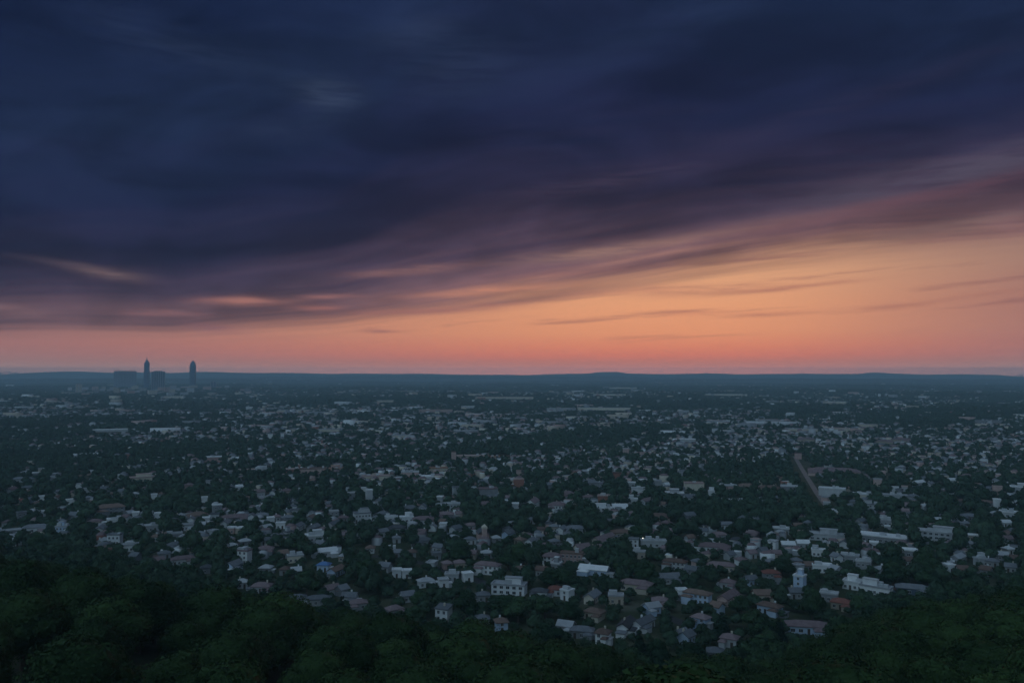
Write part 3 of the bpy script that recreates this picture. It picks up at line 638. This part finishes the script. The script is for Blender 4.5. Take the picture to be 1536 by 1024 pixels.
# hillside wood
pts = []
for tr_ in range(60000):
    y = random.uniform(52, 330); x = random.uniform(-.70, .70) * y
    px = CX + F * x / y; z = None
    if pts and min((x - a) ** 2 + (y - b) ** 2 for a, b in pts[-900:]) < (13.0 if y < 170 else 10.5) ** 2: continue
    dt = float(np.interp(px, [0, 300, 600, 900, 1100, 1250, 1536], [312, 292, 262, 246, 246, 262, 290])) * 1.0
    if y > dt: continue
    zt = H(x, y) + 13
    py = HY + F * (CZ - zt) / y
    if py > 1024 + 60: continue                        # below what the photograph shows
    if abs(px - 768) > 830: continue
    if py < float(np.interp(px, *zip(*BND))) - 6: continue
    pts.append((x, y))
    if len(pts) > 330: break
for x, y in pts:
    s = random.choice((random.uniform(.9, 1.15), random.uniform(1.15, 1.6)))
    if y > float(np.interp(CX + F * x / y, [0, 300, 700, 1100, 1536], [190, 205, 225, 228, 212])) - 12: s = min(s, 1.05)
    px = CX + F * x / y
    # young low trees where a taller one would hide a house at the foot of the hill
    d = 'broad rounded' if s > 1.03 else 'mid-sized' if s > .93 else 'narrow'
    place_tree('hillside_tree', HILLP, x, y, s, (.5 * s + .5) * random.uniform(.82, 1.1), d + ' hillside tree', grp='trees of the hillside wood')

# town trees: candidate spots over the plain
foot = np.array(FOOT); sc_ = np.array(SCR); tol_ = np.array(TOL)
def try_spot(x, y, R, Ht):
    if np.any((foot[:, 0] - x) ** 2 + (foot[:, 1] - y) ** 2 < (foot[:, 2] * .85 + R * .7) ** 2): return False
    px = CX + F * x / y; z = float(Hn(np.array([x]), np.array([y]))[0]); w = R * F / y
    t = HY + F * (CZ - z - Ht) / y; b = HY + F * (CZ - z - Ht * .15) / y
    k_ = (sc_[:, 4] > y) & (np.abs((sc_[:, 0] + sc_[:, 1]) / 2 - px) < 70); a = sc_[k_]; tl = tol_[k_]
    if len(a) == 0: return True
    ox = np.clip(np.minimum(a[:, 1], px + w * .9) - np.maximum(a[:, 0], px - w * .9), 0, None)
    oy = np.clip(np.minimum(a[:, 3] - (a[:, 3] - a[:, 2]) * .22, b) - np.maximum(a[:, 2], t), 0, None)
    return bool(np.all(ox * oy < tl * (a[:, 1] - a[:, 0]) * (a[:, 3] - a[:, 2])))
AV = [at(*p_) for p_ in ((1190, 684), (1200, 702), (1222, 738), (1232, 752))]
for (x0_, y0_, _), (x1_, y1_, _) in zip(AV[:-1], AV[1:]):
    for i in range(8):
        ax, ay = x0_ + (x1_ - x0_) * i / 8, y0_ + (y1_ - y0_) * i / 8; px_ = CX + F * ax / ay; py_ = HY + F * CZ / ay
        SCR.append((px_ - 5, px_ + 5, py_ - 4, py_ + 4, ay + 6)); TOL.append(.05); FOOT.append((ax, ay, 11))
foot = np.array(FOOT); sc_ = np.array(SCR); tol_ = np.array(TOL)
cand = []
y = 262.0
while y < 1000:
    st = 7.6 if y < 620 else 8.8
    x = -.72 * y
    while x < .72 * y:
        cand.append((x + random.uniform(-3.4, 3.4), y + random.uniform(-3.4, 3.4))); x += st
    y += st
def clust(x, y): return math.sin(x / 160 + 2 * math.sin(y / 500)) * math.cos(y / 210 + x / 700) + .6 * math.sin(x / 70 - y / 95) + .5 * math.sin(x / 600 + y / 330)
near, rest = [], []

for x, y in cand:
    px = CX + F * x / y
    dt = float(np.interp(px, [0, 300, 600, 900, 1100, 1250, 1536], [312, 292, 262, 246, 246, 262, 290]))
    if y < dt + 4: continue
    # open ground: lanes and yards
    op = math.sin(x / 37 + 1.1) * math.cos(y / 51 + .3) + .7 * math.sin(x / 17 - y / 23)
    if random.random() < (.08 if op < .9 else .5): continue
    if y > 560:
        fc = clust(x, y); dn = (y - 560) / 440
        if random.random() < dn * (.55 if fc < 0 else .2): continue
    k_far = 1 - .28 * min(1, max(0, (y - 480) / 300))
    for R, Ht in ((random.uniform(4.2, 7.2) * k_far, random.uniform(8.5, 15) * k_far), (3.4, 6.0), (2.2, 3.6)):
        if try_spot(x, y, R, Ht): break
    else: continue
    (near if R > 3.5 else rest).append((x, y, R, Ht))
near.sort(key=lambda t: t[1] / t[2])
n_ind = 0
for x, y, R, Ht in near:
    px = CX + F * x / y
    if n_ind < 300 and abs(px - 768) < 780:
        fir = random.random() < .12
        if fir: place_tree('evergreen_tree', FIRP, x, y, R / 5.6, Ht / 12.5, 'dark upright evergreen', 'tree', 'evergreens among the houses')
        else: place_tree('town_tree', TOWNP, x, y, R / 5.2, Ht / 11.0, ('spreading' if R > 6.3 else 'round-headed' if R > 5.3 else 'smaller') + ' green tree', 'tree', 'trees among the houses')
        n_ind += 1
    else: rest.append((x, y, R, Ht))

# everything smaller or farther: one wood
chunksV, chunksQ = [], []; voff = 0
def add_cloud(base, T):
    """base (V,Q) repeated at T rows x,y,z,R,H,angle"""
    global voff
    V0, Q0 = base; n = len(T)
    c, s = np.cos(T[:, 5]), np.sin(T[:, 5])
    X = V0[None, :, 0] * c[:, None] - V0[None, :, 1] * s[:, None]; Y = V0[None, :, 0] * s[:, None] + V0[None, :, 1] * c[:, None]
    V = np.stack([X * T[:, 3:4] + T[:, 0:1], Y * T[:, 3:4] + T[:, 1:2], V0[None, :, 2] * T[:, 4:5] + T[:, 2:3]], 2)
    Qn = Q0[None] + (np.arange(n) * len(V0))[:, None, None] + voff
    chunksV.append(V.reshape(-1, 3)); chunksQ.append(Qn.reshape(-1, Q0.shape[1])); voff += n * len(V0)
def unit_tree(seed, cards, size, lobes_n):
    rs = np.random.default_rng(seed); L_ = [(a, b, c, r) for a, b, c, r in broad_lobes(rs, 1.0, 2.1, lobes_n)]
    V1, Q1 = card_cloud(rs, L_, cards, size); nb = L_[:1] if cards < 150 else L_[:4]; V2, Q2 = core_blob(rs, nb, .95)
    V = np.concatenate([V1, V2]); V[:, 2] /= 2.1
    return V, np.concatenate([Q1, Q2 + len(V1)])
U1 = [unit_tree(400 + i, 420, .26, 6) for i in range(6)]
U2 = [unit_tree(420 + i, 110, .42, 5) for i in range(6)]
U3 = [unit_tree(440 + i, 34, .75, 4) for i in range(6)]
def scatter(units, rows):
    rows = np.array(rows); pick = rng.integers(0, len(units), len(rows))
    for i, u in enumerate(units):
        if np.any(pick == i): add_cloud(u, rows[pick == i])
rr_ = [(x, y, H(x, y), R, Ht, random.uniform(0, 6.28)) for x, y, R, Ht in rest]
scatter(U1, [r for r in rr_ if r[1] < 560]); scatter(U2, [r for r in rr_ if r[1] >= 560])
# far belts, thinning into larger masses
def belt(y0, y1, cell, R0, R1, H0, H1, units, dens, wide=.70):
    n = int((y1 * y1 - y0 * y0) * wide / (cell * cell))
    yy = np.sqrt(rng.uniform(y0 * y0, y1 * y1, n)); xx = rng.uniform(-wide, wide, n) * yy
    f = np.sin(xx / 160 + 2 * np.sin(yy / 500)) * np.cos(yy / 210 + xx / 700) + .6 * np.sin(xx / 70 - yy / 95) + .5 * np.sin(xx / 600 + yy / 330)
    keep = rng.random(n) < dens(f)
    xx, yy, f = xx[keep], yy[keep], f[keep]
    # keep clear of the buildings that stand there
    ok = np.ones(len(xx), bool); pxx = CX + F * xx / yy; zz = Hn(xx, yy)
    RR = rng.uniform(R0, R1, len(xx)); HH = rng.uniform(H0, H1, len(xx))
    top = HY + F * (CZ - zz - HH) / yy
    for (a0, a1, b0, b1, dd), (fx, fy, fr) in zip(sc_, foot):
        if dd < y0 * .8 : continue
        ok &= ~((np.hypot(xx - fx, yy - fy) < fr * .9 + RR * .7) | ((yy < dd) & (yy > dd * .75) & (pxx > a0 - 2) & (pxx < a1 + 2) & (top < b1 - (b1 - b0) * .35)))
    scatter(units, np.stack([xx, yy, zz - .4, RR, HH, rng.uniform(0, 6.28, len(xx))], 1)[ok])
SIG = lambda f, lo, hi: np.clip(lo + (hi - lo) * (f + 1.2) / 2.4, 0, 1)
belt(980, 2000, 10, 3.6, 6.6, 6.5, 11, U2, lambda f: SIG(f, .38, .92))
belt(2000, 4200, 16, 6, 11, 7, 11.5, U3, lambda f: SIG(f, .4, .95))
belt(4200, 9000, 38, 16, 32, 7, 12, U3, lambda f: SIG(f, .4, .9))
belt(9000, 13600, 100, 60, 110, 8, 14, U3, lambda f: SIG(f, .35, .8))
V = np.concatenate(chunksV); Qa = np.concatenate(chunksQ)
o = link('woodland', build_np('woodland', V, Qa, [MF_FAR])); o['kind'] = 'stuff'; o['label'] = 'unbroken tree cover stretching from the town to the horizon'

# far houses as one mass
HV, HQ, HM = [], [], []
cols = ['white', 'pale grey', 'grey', 'cream', 'beige', 'pinkish', 'brick', 'white membrane', 'mauve roof', 'grey roof']
hm = [WALL['white'], WALL['pale grey'], WALL['grey'], WALL['cream'], WALL['beige'], WALL['pinkish'], WALL['brick'], ROOF['white'], ROOF['mauve'], ROOF['grey'], ROOF['pale grey'], ROOF['pinkish']]
def far_house(x, y, z, L, D, h, hr, a, wm, rm):
    c, s = math.cos(a), math.sin(a); b = len(HV)
    for zz, k in ((-1, 1), (h, 1)):
        for ux, uy in ((-1, -1), (1, -1), (1, 1), (-1, 1)):
            X, Y = ux * L / 2 * k, uy * D / 2 * k; HV.append((x + X * c - Y * s, y + X * s + Y * c, z + zz))
    for ux in (-1, -1, 1, 1):
        X = ux * L * .5 * (.55 if hr else 1); Y = 0; HV.append((x + X * c, y + X * s, z + h + (hr or .01)))
    HQ.extend([(b, b+1, b+5, b+4), (b+1, b+2, b+6, b+5), (b+2, b+3, b+7, b+6), (b+3, b, b+4, b+7), (b+4, b+5, b+10, b+8), (b+6, b+7, b+8, b+10), (b+5, b+6, b+10, b+11), (b+7, b+4, b+8, b+9)])
    HM.extend([wm] * 4 + [rm] * 4)
def clust(x, y): return math.sin(x / 160 + 2 * math.sin(y / 500)) * math.cos(y / 210 + x / 700) + .6 * math.sin(x / 70 - y / 95) + .5 * math.sin(x / 600 + y / 330)
cnt = 0
for y0, y1, n in ((430, 700, 1700), (700, 1300, 5200), (1300, 2200, 3400), (2200, 4200, 2300), (4200, 9500, 1500)):
    for i in range(n):
        y = math.sqrt(random.uniform(y0 * y0, y1 * y1)); x = random.uniform(-.70, .70) * y
        f = clust(x, y)
        if random.random() < (.06 if f < -.1 else .5 if f < .45 else .93): continue
        if np.any((foot[:, 0] - x) ** 2 + (foot[:, 1] - y) ** 2 < (foot[:, 2] + 3.0) ** 2): continue
        pxh = CX + F * x / y; pyh = HY + F * CZ / y
        if y < 1300 and np.any((sc_[:, 4] > y) & (sc_[:, 0] - 3 < pxh) & (sc_[:, 1] + 3 > pxh) & (sc_[:, 3] + 3 > pyh) & (sc_[:, 2] + 2 < pyh)): continue
        big = y > 1300 and random.random() < (.04 if y < 2200 else .08)
        L, D, h = (random.uniform(18, 52), random.uniform(10, 20), random.uniform(6, 12)) if big else (random.uniform(6, 11) * (1.2 if y > 1300 else .82 if y > 700 else .66), random.uniform(5, 8) * (1 if y > 1300 else .8 if y > 700 else .68), random.uniform(4, 7.5) * (1 if y > 1300 else .8 if y > 700 else .62))
        if y > 2200: h *= 1.3
        hr = 0 if big or random.random() < .3 else D * .3
        wm = random.choices(range(7), [3, 5, 9, 3, 6, 3, .4])[0]; rm = random.choice([8, 9, 9, 10, 8]) if hr else random.choice([7, 10, 10, 11, 11, 9])
        far_house(x, y, H(x, y), L, D, h, hr, random.choice([.1, .4, -.3, 1.2]) + random.uniform(-.1, .1), wm, rm); cnt += 1
o = link('distant_houses', build_np('distant_houses', np.array(HV), np.array(HQ), hm, HM)); o['kind'] = 'stuff'; o['label'] = 'thousands of tiny pale houses scattered through the far trees'

# ---------------------------------------------------------------- streets
M_ROAD = plain('asphalt', rgb(0.045, 0.045, 0.047), rgb(0.075, 0.073, 0.07), .3)
M_PALE = plain('pale_concrete_road', rgb(0.20, 0.17, 0.16), rgb(0.30, 0.26, 0.24), .1)
def road(name, pix, width, material, z_=.06):
    P = [Vector(at(*p)) for p in pix]; V, Fc = [], []
    Pf = []
    for a, b in zip(P[:-1], P[1:]):
        for i in range(12): Pf.append(a.lerp(b, i / 12))
    Pf.append(P[-1])
    for i, p in enumerate(Pf):
        d = (Pf[min(i + 1, len(Pf) - 1)] - Pf[max(i - 1, 0)]); d.z = 0; d.normalize(); n = Vector((-d.y, d.x, 0)) * width / 2
        for q in (p + n, p - n): V.append((q.x, q.y, H(q.x, q.y) + z_))
    Fc = [(2 * i, 2 * i + 1, 2 * i + 3, 2 * i + 2) for i in range(len(Pf) - 1)]
    o = build(name, V, Fc, material); o['kind'] = 'structure'; return o
road('avenue', [(1190, 684), (1200, 702), (1222, 738), (1232, 752), (1250, 775)], 4.5, M_PALE, .3)
road('road', [(768, 832), (782, 823), (796, 820)], 6, M_PALE)
road('street', [(560, 830), (640, 842), (720, 868), (800, 905)], 6, M_ROAD); road('street', [(960, 905), (1010, 925), (1075, 950)], 6, M_ROAD)

# lit lamps seen as points
M_LAMP = bpy.data.materials.new('lit_lamp'); M_LAMP.use_nodes = True
t = NT(M_LAMP.node_tree); e_ = t.n('ShaderNodeEmission'); e_.inputs[0].default_value = (1, .93, .8, 1); e_.inputs[1].default_value = 2.5
t.t.links.new(e_.outputs[0], t.n('ShaderNodeOutputMaterial').inputs[0])
for px, py, lb in ((962, 803, 'lit street lamp shining over the long low pale building'), (548.5, 767, 'small lit lamp above the pale grey flats')):
    x, y, z = at(px, py + (20 if py > 800 else 12)); hh = CZ + (HY - py) / F * y
    r = empty('street_lamp', (x, y, z)); v, f = boxvf(-.09, .09, -.09, .09, -1, hh - z); build('pole', v, f, M_METAL, r)
    v, f = merge([boxvf(-.09, .09, -1.0, -.09, hh - z - .15, hh - z)])
    build('arm', v, f, M_METAL, r); v, f = boxvf(-.2, .2, -1.4, -1.0, hh - z - .42, hh - z - .02); build('lamp_head', v, f, M_LAMP, r)
    r['category'] = 'street lamp'; r['label'] = lb; r['group'] = 'street lamps in the town'

# ---------------------------------------------------------------- labels
ORD = ['', 'second', 'third', 'fourth', 'fifth', 'sixth', 'seventh', 'eighth', 'ninth', 'tenth', 'eleventh', 'twelfth']
def direction(dx, dy):
    a = math.degrees(math.atan2(-dy, dx)) % 360; k = int((a + 22.5) // 45) % 8
    return ['right of', 'behind right of', 'behind', 'behind left of', 'left of', 'front left of', 'in front of', 'front right of'][k]
used = set(); bins = {}
for T in things:
    if T[4]: T[0]['label'] = T[4]; used.add(T[4])
for T in things:
    if T[4]: continue
    best = sorted(LAND, key=lambda l: math.hypot(l[1] - T[1], (l[2] - T[2]) * 1.6))[:5]
    opts = []
    for rank, l in enumerate(best):
        dx, dy = T[1] - l[1], T[2] - l[2]
        key = (T[3], direction(dx, dy), l[0])
        if len(' '.join(key).split()) > 15: continue
        opts.append((len(bins.get(key, [])), rank, key, math.hypot(dx, dy)))
    opts.sort(key=lambda o_: (min(o_[0], 12) + o_[1] * .8)); _, _, key, dd = opts[0]
    bins.setdefault(key, []).append((dd, T))
for (desc, dr, ref), L_ in bins.items():
    L_.sort(key=lambda q: q[0])
    for i, (dd, T) in enumerate(L_):
        o_ = ORD[i] if i < len(ORD) else 'more distant'
        T[0]['label'] = ' '.join(f'{o_} {desc} {dr} {ref}'.split())
        if i == 0 and len(L_) > 1: T[0]['label'] = f'first {desc} {dr} {ref}'

# ---------------------------------------------------------------- air
M_HAZE = bpy.data.materials.new('haze'); M_HAZE.use_nodes = True
t = NT(M_HAZE.node_tree); pv = t.n('ShaderNodeVolumePrincipled'); pv.inputs['Color'].default_value = (0.56, 0.83, 1.0, 1); pv.inputs['Density'].default_value = 1.4e-4
pv.inputs['Anisotropy'].default_value = 0.0
t.t.links.new(pv.outputs[0], t.n('ShaderNodeOutputMaterial').inputs['Volume'])
v, f = boxvf(-16400, 16400, -16400, 16400, -12, 224)
hz = build('haze', v, f, M_HAZE); hz['kind'] = 'stuff'; hz['label'] = 'blue evening haze over the whole plain'

# ---------------------------------------------------------------- sky
w = bpy.data.worlds.new('World'); scene.world = w; w.use_nodes = True
t = NT(w.node_tree)
tc = t.n('ShaderNodeTexCoord'); sp = t.n('ShaderNodeSeparateXYZ'); t.put(sp.inputs[0], tc.outputs['Generated'])
X, Y, Z = sp.outputs
zc = t.m('MAXIMUM', Z, 0.004); hl = t.m('SQRT', t.m('ADD', t.m('MULTIPLY', X, X), t.m('MULTIPLY', Y, Y)))
tane = t.m('DIVIDE', zc, t.m('MAXIMUM', hl, .01))
azm = t.m('ARCTAN2', X, Y)
# s: distance across a cloud deck whose streaks run to a vanishing point at the left
s_raw = t.m('DIVIDE', t.m('ADD', t.m('MULTIPLY', X, .682), t.m('MULTIPLY', Y, .731)), zc)
s_pos = t.m('MAXIMUM', s_raw, 0.12); q = t.m('LOGARITHM', s_pos, math.e)
corr = t.ramp(t.m('ADD', t.m('MULTIPLY', azm, .7), .5), [(p, (v_, 0, 0, 1)) for p, v_ in ((.10, .56), (.217, .14), (.346, .06), (.5, .24), (.648, .36), (.783, .40), (.90, .36))])
csp = t.n('ShaderNodeSeparateColor'); t.put(csp.inputs[0], corr)
cq = t.m('SUBTRACT', csp.outputs[0], .5)
kq = t.mr(azm, -.15, .60, .70, 1.28)
L = math.log; L6 = L(6.0)
q = t.m('ADD', t.m('MULTIPLY', t.m('SUBTRACT', t.m('ADD', q, cq), L6), kq), L6)
wv = t.noise(t.vec(t.m('MULTIPLY', azm, 2.2), t.m('MULTIPLY', q, 1.6), 3.1), 1.0, 3, .5)
q1 = t.m('ADD', q, t.m('MULTIPLY', t.m('SUBTRACT', wv, .5), .15))
st = t.noise(t.vec(t.m('MULTIPLY', azm, 2.2), t.m('MULTIPLY', q1, 6.0), 1.7), 1.0, 6, .55, .25)
fine = t.noise(t.vec(t.m('MULTIPLY', azm, 3.5), t.m('MULTIPLY', q1, 17.0), 8.3), 1.0, 5, .6, .2)
soft = t.noise(t.vec(t.m('MULTIPLY', azm, 2.6), t.m('MULTIPLY', q1, 2.4), 5.5), 1.0, 5, .5)
q2 = t.m('ADD', q1, t.m('ADD', t.m('MULTIPLY', t.m('SUBTRACT', st, .5), .44), t.m('MULTIPLY', t.m('SUBTRACT', fine, .5), .15)))
def qn(v): return (v + 1.0) / 4.5       # ln(s) from -1 .. 3.5 to 0..1
qq = t.m('DIVIDE', t.m('ADD', q2, 1.0), 4.5)
deck = t.ramp(qq, [(qn(L(.5)), S(15, 26, 56)), (qn(L(1.1)), S(18, 29, 59)), (qn(L(1.7)), S(27, 38, 67)), (qn(L(2.3)), S(28, 33, 62)), (qn(L(3.0)), S(43, 39, 64)),
                   (qn(L(3.8)), S(68, 54, 72)), (qn(L(4.6)), S(96, 72, 82)), (qn(L(5.6)), S(124, 88, 90)), (qn(L(8)), S(148, 102, 98))])
deck = t.mix(t.mr(soft, .42, .75), deck, t.mix(1.0, deck, (1.3, 1.3, 1.25, 1), 'MULTIPLY'))
mott = t.noise(t.vec(t.m('ADD', t.m('MULTIPLY', azm, 4.5), t.m('MULTIPLY', tane, -3.0)), t.m('MULTIPLY', tane, 12.0), 33.0), 1.0, 6, .55, .4)
mv = t.m('ADD', .54, t.m('ADD', t.m('MULTIPLY', t.mr(mott, .30, .72), .58), t.m('MULTIPLY', st, .28)))
deck = t.mix(1.0, deck, t.vec(mv, mv, mv), 'MULTIPLY')
# clear sky under the deck: the colours that reach the eye, less what the haze takes and adds
HZC = (.054, .092, .156)
def seen(el, c):
    tn = el / F; ln_ = min(15800.0, 124.0 / max(tn, 1e-4)); T_ = math.exp(-1.4e-4 * ln_); c = S(*c)
    return tuple(max(.01, (c[i] - (1 - T_) * HZC[i]) / T_) for i in range(3)) + (1,)
tq = t.m('MULTIPLY', tane, 2.9)
def stops(L_):
    es = [e for e, c in L_]; out = []
    for e in (0, 8.6, 10, 12, 14.5, 18, 22, 27, 33, 40, 50, 60, 80, 100, 140, 180, 230, 300, 400):
        out.append((e / F * 2.9, seen(e, [float(np.interp(e, es, [c[i] for _, c in L_])) for i in range(3)])))
    return out
warm = t.ramp(tq, stops([(0, (158, 120, 128)), (8, (163, 119, 125)), (18, (172, 115, 114)), (27, (194, 117, 108)), (40, (208, 128, 107)), (60, (218, 145, 112)), (100, (224, 156, 118)), (140, (222, 162, 124)),
                         (180, (205, 154, 122)), (230, (172, 134, 116)), (300, (122, 106, 112)), (400, (80, 82, 105))]))
cool = t.ramp(tq, stops([(0, (128, 118, 130)), (8, (128, 117, 127)), (18, (134, 112, 120)), (40, (140, 107, 114)), (60, (136, 104, 112)), (100, (128, 96, 106)), (180, (126, 108, 108)), (230, (104, 92, 100)), (300, (62, 57, 84)), (400, (45, 48, 80))]))
da = t.m('SUBTRACT', azm, math.radians(12)); g_ = t.m('POWER', math.e, t.m('MULTIPLY', t.m('MULTIPLY', da, da), t.mr(azm, .1, .5, -3.2, -9.0)))
clear = t.mix(g_, cool, warm)
thin = t.mr(t.noise(t.vec(t.m('MULTIPLY', azm, 4.2), t.m('MULTIPLY', t.m('SUBTRACT', tane, t.m('MULTIPLY', azm, .045)), 68.0), 21.0), 1.0, 5, .6, .3), .55, .72)
thin = t.m('MULTIPLY', thin, t.mr(tane, .028, .06)); thin = t.m('MULTIPLY', thin, .6)
clear = t.mix(thin, clear, t.mix(.5, S(150, 98, 98), t.mix(1.0, clear, (.55, .5, .62, 1), 'MULTIPLY')))
al = t.mr(q2, L(7.2), L(4.9))
sky = t.mix(al, clear, deck)
# single wisps: where on the dome, length, thickness, tilt, strength, colour
wn = t.noise(t.vec(t.m('MULTIPLY', azm, 7.0), t.m('MULTIPLY', tane, 22.0), 4.4), 1.0, 5, .6)
wf = t.noise(t.vec(t.m('MULTIPLY', azm, 13.0), t.m('MULTIPLY', tane, 110.0), 9.4), 1.0, 4, .6)
wmod = t.mr(wf, .30, .62, .35, 1.0)
def wisp(base, px, py, ln_, th, slope, k, colr, wob=14.0):
    a0 = math.atan((px - CX) / F); e0 = (HY - py) / F * math.cos(a0)
    du = t.m('SUBTRACT', azm, a0); dv = t.m('SUBTRACT', t.m('SUBTRACT', tane, e0), t.m('MULTIPLY', du, slope))
    dv = t.m('ADD', dv, t.m('MULTIPLY', t.m('SUBTRACT', wn, .5), wob / F))
    u_ = t.m('DIVIDE', du, ln_ / F); v_ = t.m('DIVIDE', dv, th / F)
    r2 = t.m('ADD', t.m('MULTIPLY', u_, u_), t.m('MULTIPLY', v_, v_))
    e = t.m('MULTIPLY', t.m('POWER', math.e, t.m('MULTIPLY', r2, -1.0)), t.m('MULTIPLY', wmod, k))
    return t.mix(e, base, colr)
for a_ in [(300, 75, 140, 30, -.2, .3, S(44, 58, 88), 60), (488, 138, 42, 24, 0, .75, S(56, 68, 94), 40), (240, 60, 70, 24, -.2, .25, S(46, 58, 86), 50), (420, 190, 60, 18, .1, .4, S(44, 54, 82), 40), (620, 40, 60, 22, .2, .5, S(46, 58, 86), 40), (690, 92, 95, 44, .15, .4, S(46, 58, 88), 60), (1010, 35, 260, 30, .3, .35, S(38, 50, 80), 50),
           (1440, 258, 230, 24, .16, .8, S(84, 76, 94)), (1430, 205, 220, 14, .2, .5, S(46, 45, 70), 30), (1330, 305, 240, 10, .13, .35, S(120, 74, 80)), (1480, 330, 130, 10, .10, .3, S(150, 124, 116)), (1180, 180, 300, 16, .22, .25, S(58, 50, 74), 30),
           (930, 268, 130, 12, .14, .35, S(80, 66, 86), 20), (915, 376, 120, 9, .10, .7, S(172, 132, 116), 22), (1050, 352, 160, 7, .12, .35, S(150, 114, 104)), (610, 407, 85, 7, .09, .6, S(158, 112, 104)),
           (160, 409, 42, 8, -.10, .45, S(146, 118, 114), 30), (80, 394, 50, 5, -.08, .22, S(104, 86, 98)), (365, 450, 58, 6, .03, .8, S(182, 122, 110), 10), (490, 444, 40, 3.5, .02, .7, S(176, 118, 108), 8),
           (478, 461, 30, 4, 0, .7, S(188, 120, 106), 8), (15, 465, 48, 6, -.12, .55, S(150, 112, 112), 14), (240, 470, 50, 5, 0, .5, S(170, 116, 112), 8), (735, 436, 110, 6, .07, .7, S(212, 142, 112), 12),
           (640, 466, 110, 4, .04, .6, S(160, 100, 98), 10), (720, 458, 90, 3, .05, .5, S(170, 108, 98), 10), (325, 493, 40, 6, -.06, .7, S(138, 92, 104), 10), (1060, 434, 85, 8, .05, .7, S(172, 112, 98), 12),
           (1190, 430, 95, 3.5, .07, .7, S(170, 108, 96), 8), (920, 437, 80, 5, .04, .5, S(190, 124, 104), 10), (1150, 472, 60, 3.5, .03, .65, S(182, 112, 96), 8), (1040, 470, 60, 3, .03, .5, S(196, 120, 100), 8),
           (1340, 459, 55, 4, .05, .6, S(182, 118, 100), 8), (1430, 448, 70, 3, .10, .7, S(170, 112, 98), 8), (570, 497, 30, 2.5, 0, .6, S(150, 95, 98), 6), (870, 408, 90, 4, .08, .4, S(150, 100, 96), 10)]:
    sky = wisp(sky, *a_)
# the open dusk sky behind the viewer
east = t.ramp(t.m('MULTIPLY', tane, .4), [(0.0, S(104, 128, 148)), (.12, S(140, 168, 188)), (1.0, S(150, 182, 210))])
sky = t.mix(t.mr(s_raw, .48, -.45), sky, east)
bg = t.n('ShaderNodeBackground'); t.put(bg.inputs[0], sky); bg.inputs[1].default_value = 1.0
t.t.links.new(bg.outputs[0], t.n('ShaderNodeOutputWorld').inputs[0])
w.cycles.sampling_method = 'MANUAL'; w.cycles.sample_map_resolution = 512

# last warm glow of the sun that has just set
sl = bpy.data.lights.new('sun', 'SUN'); sl.energy = 0.14; sl.angle = math.radians(14); sl.color = (1, .55, .35)
so = bpy.data.objects.new('sun', sl); COL.objects.link(so)
sd = Vector((math.sin(math.radians(15)), math.cos(math.radians(15)), math.tan(math.radians(5)))); so.rotation_euler = sd.to_track_quat('Z', 'Y').to_euler()

# ---------------------------------------------------------------- camera
cd = bpy.data.cameras.new('camera'); cd.sensor_width = 36; cd.lens = 36 * F / 1536; cd.clip_start = .5; cd.clip_end = 90000
co = bpy.data.objects.new('camera', cd); COL.objects.link(co); co.location = (0, 0, CZ)
co.rotation_euler = (math.radians(90) + math.atan((HY - 512) / F), 0, 0); scene.camera = co
scene.view_settings.view_transform = 'Standard'; scene.view_settings.look = 'None'; scene.view_settings.exposure = 0; scene.view_settings.gamma = 1
c = scene.cycles; c.use_denoising = True; c.max_bounces = 5; c.diffuse_bounces = 3; c.glossy_bounces = 2; c.volume_bounces = 1; c.transparent_max_bounces = 4
try: c.denoiser = 'OPENIMAGEDENOISE'; c.denoising_input_passes = 'RGB_ALBEDO_NORMAL'
except Exception: pass
print('trees', len(pts), 'near', n_ind, 'rest', len(rest), 'far houses', cnt, 'wood faces', len(Qa), 'objects', len(bpy.data.objects))
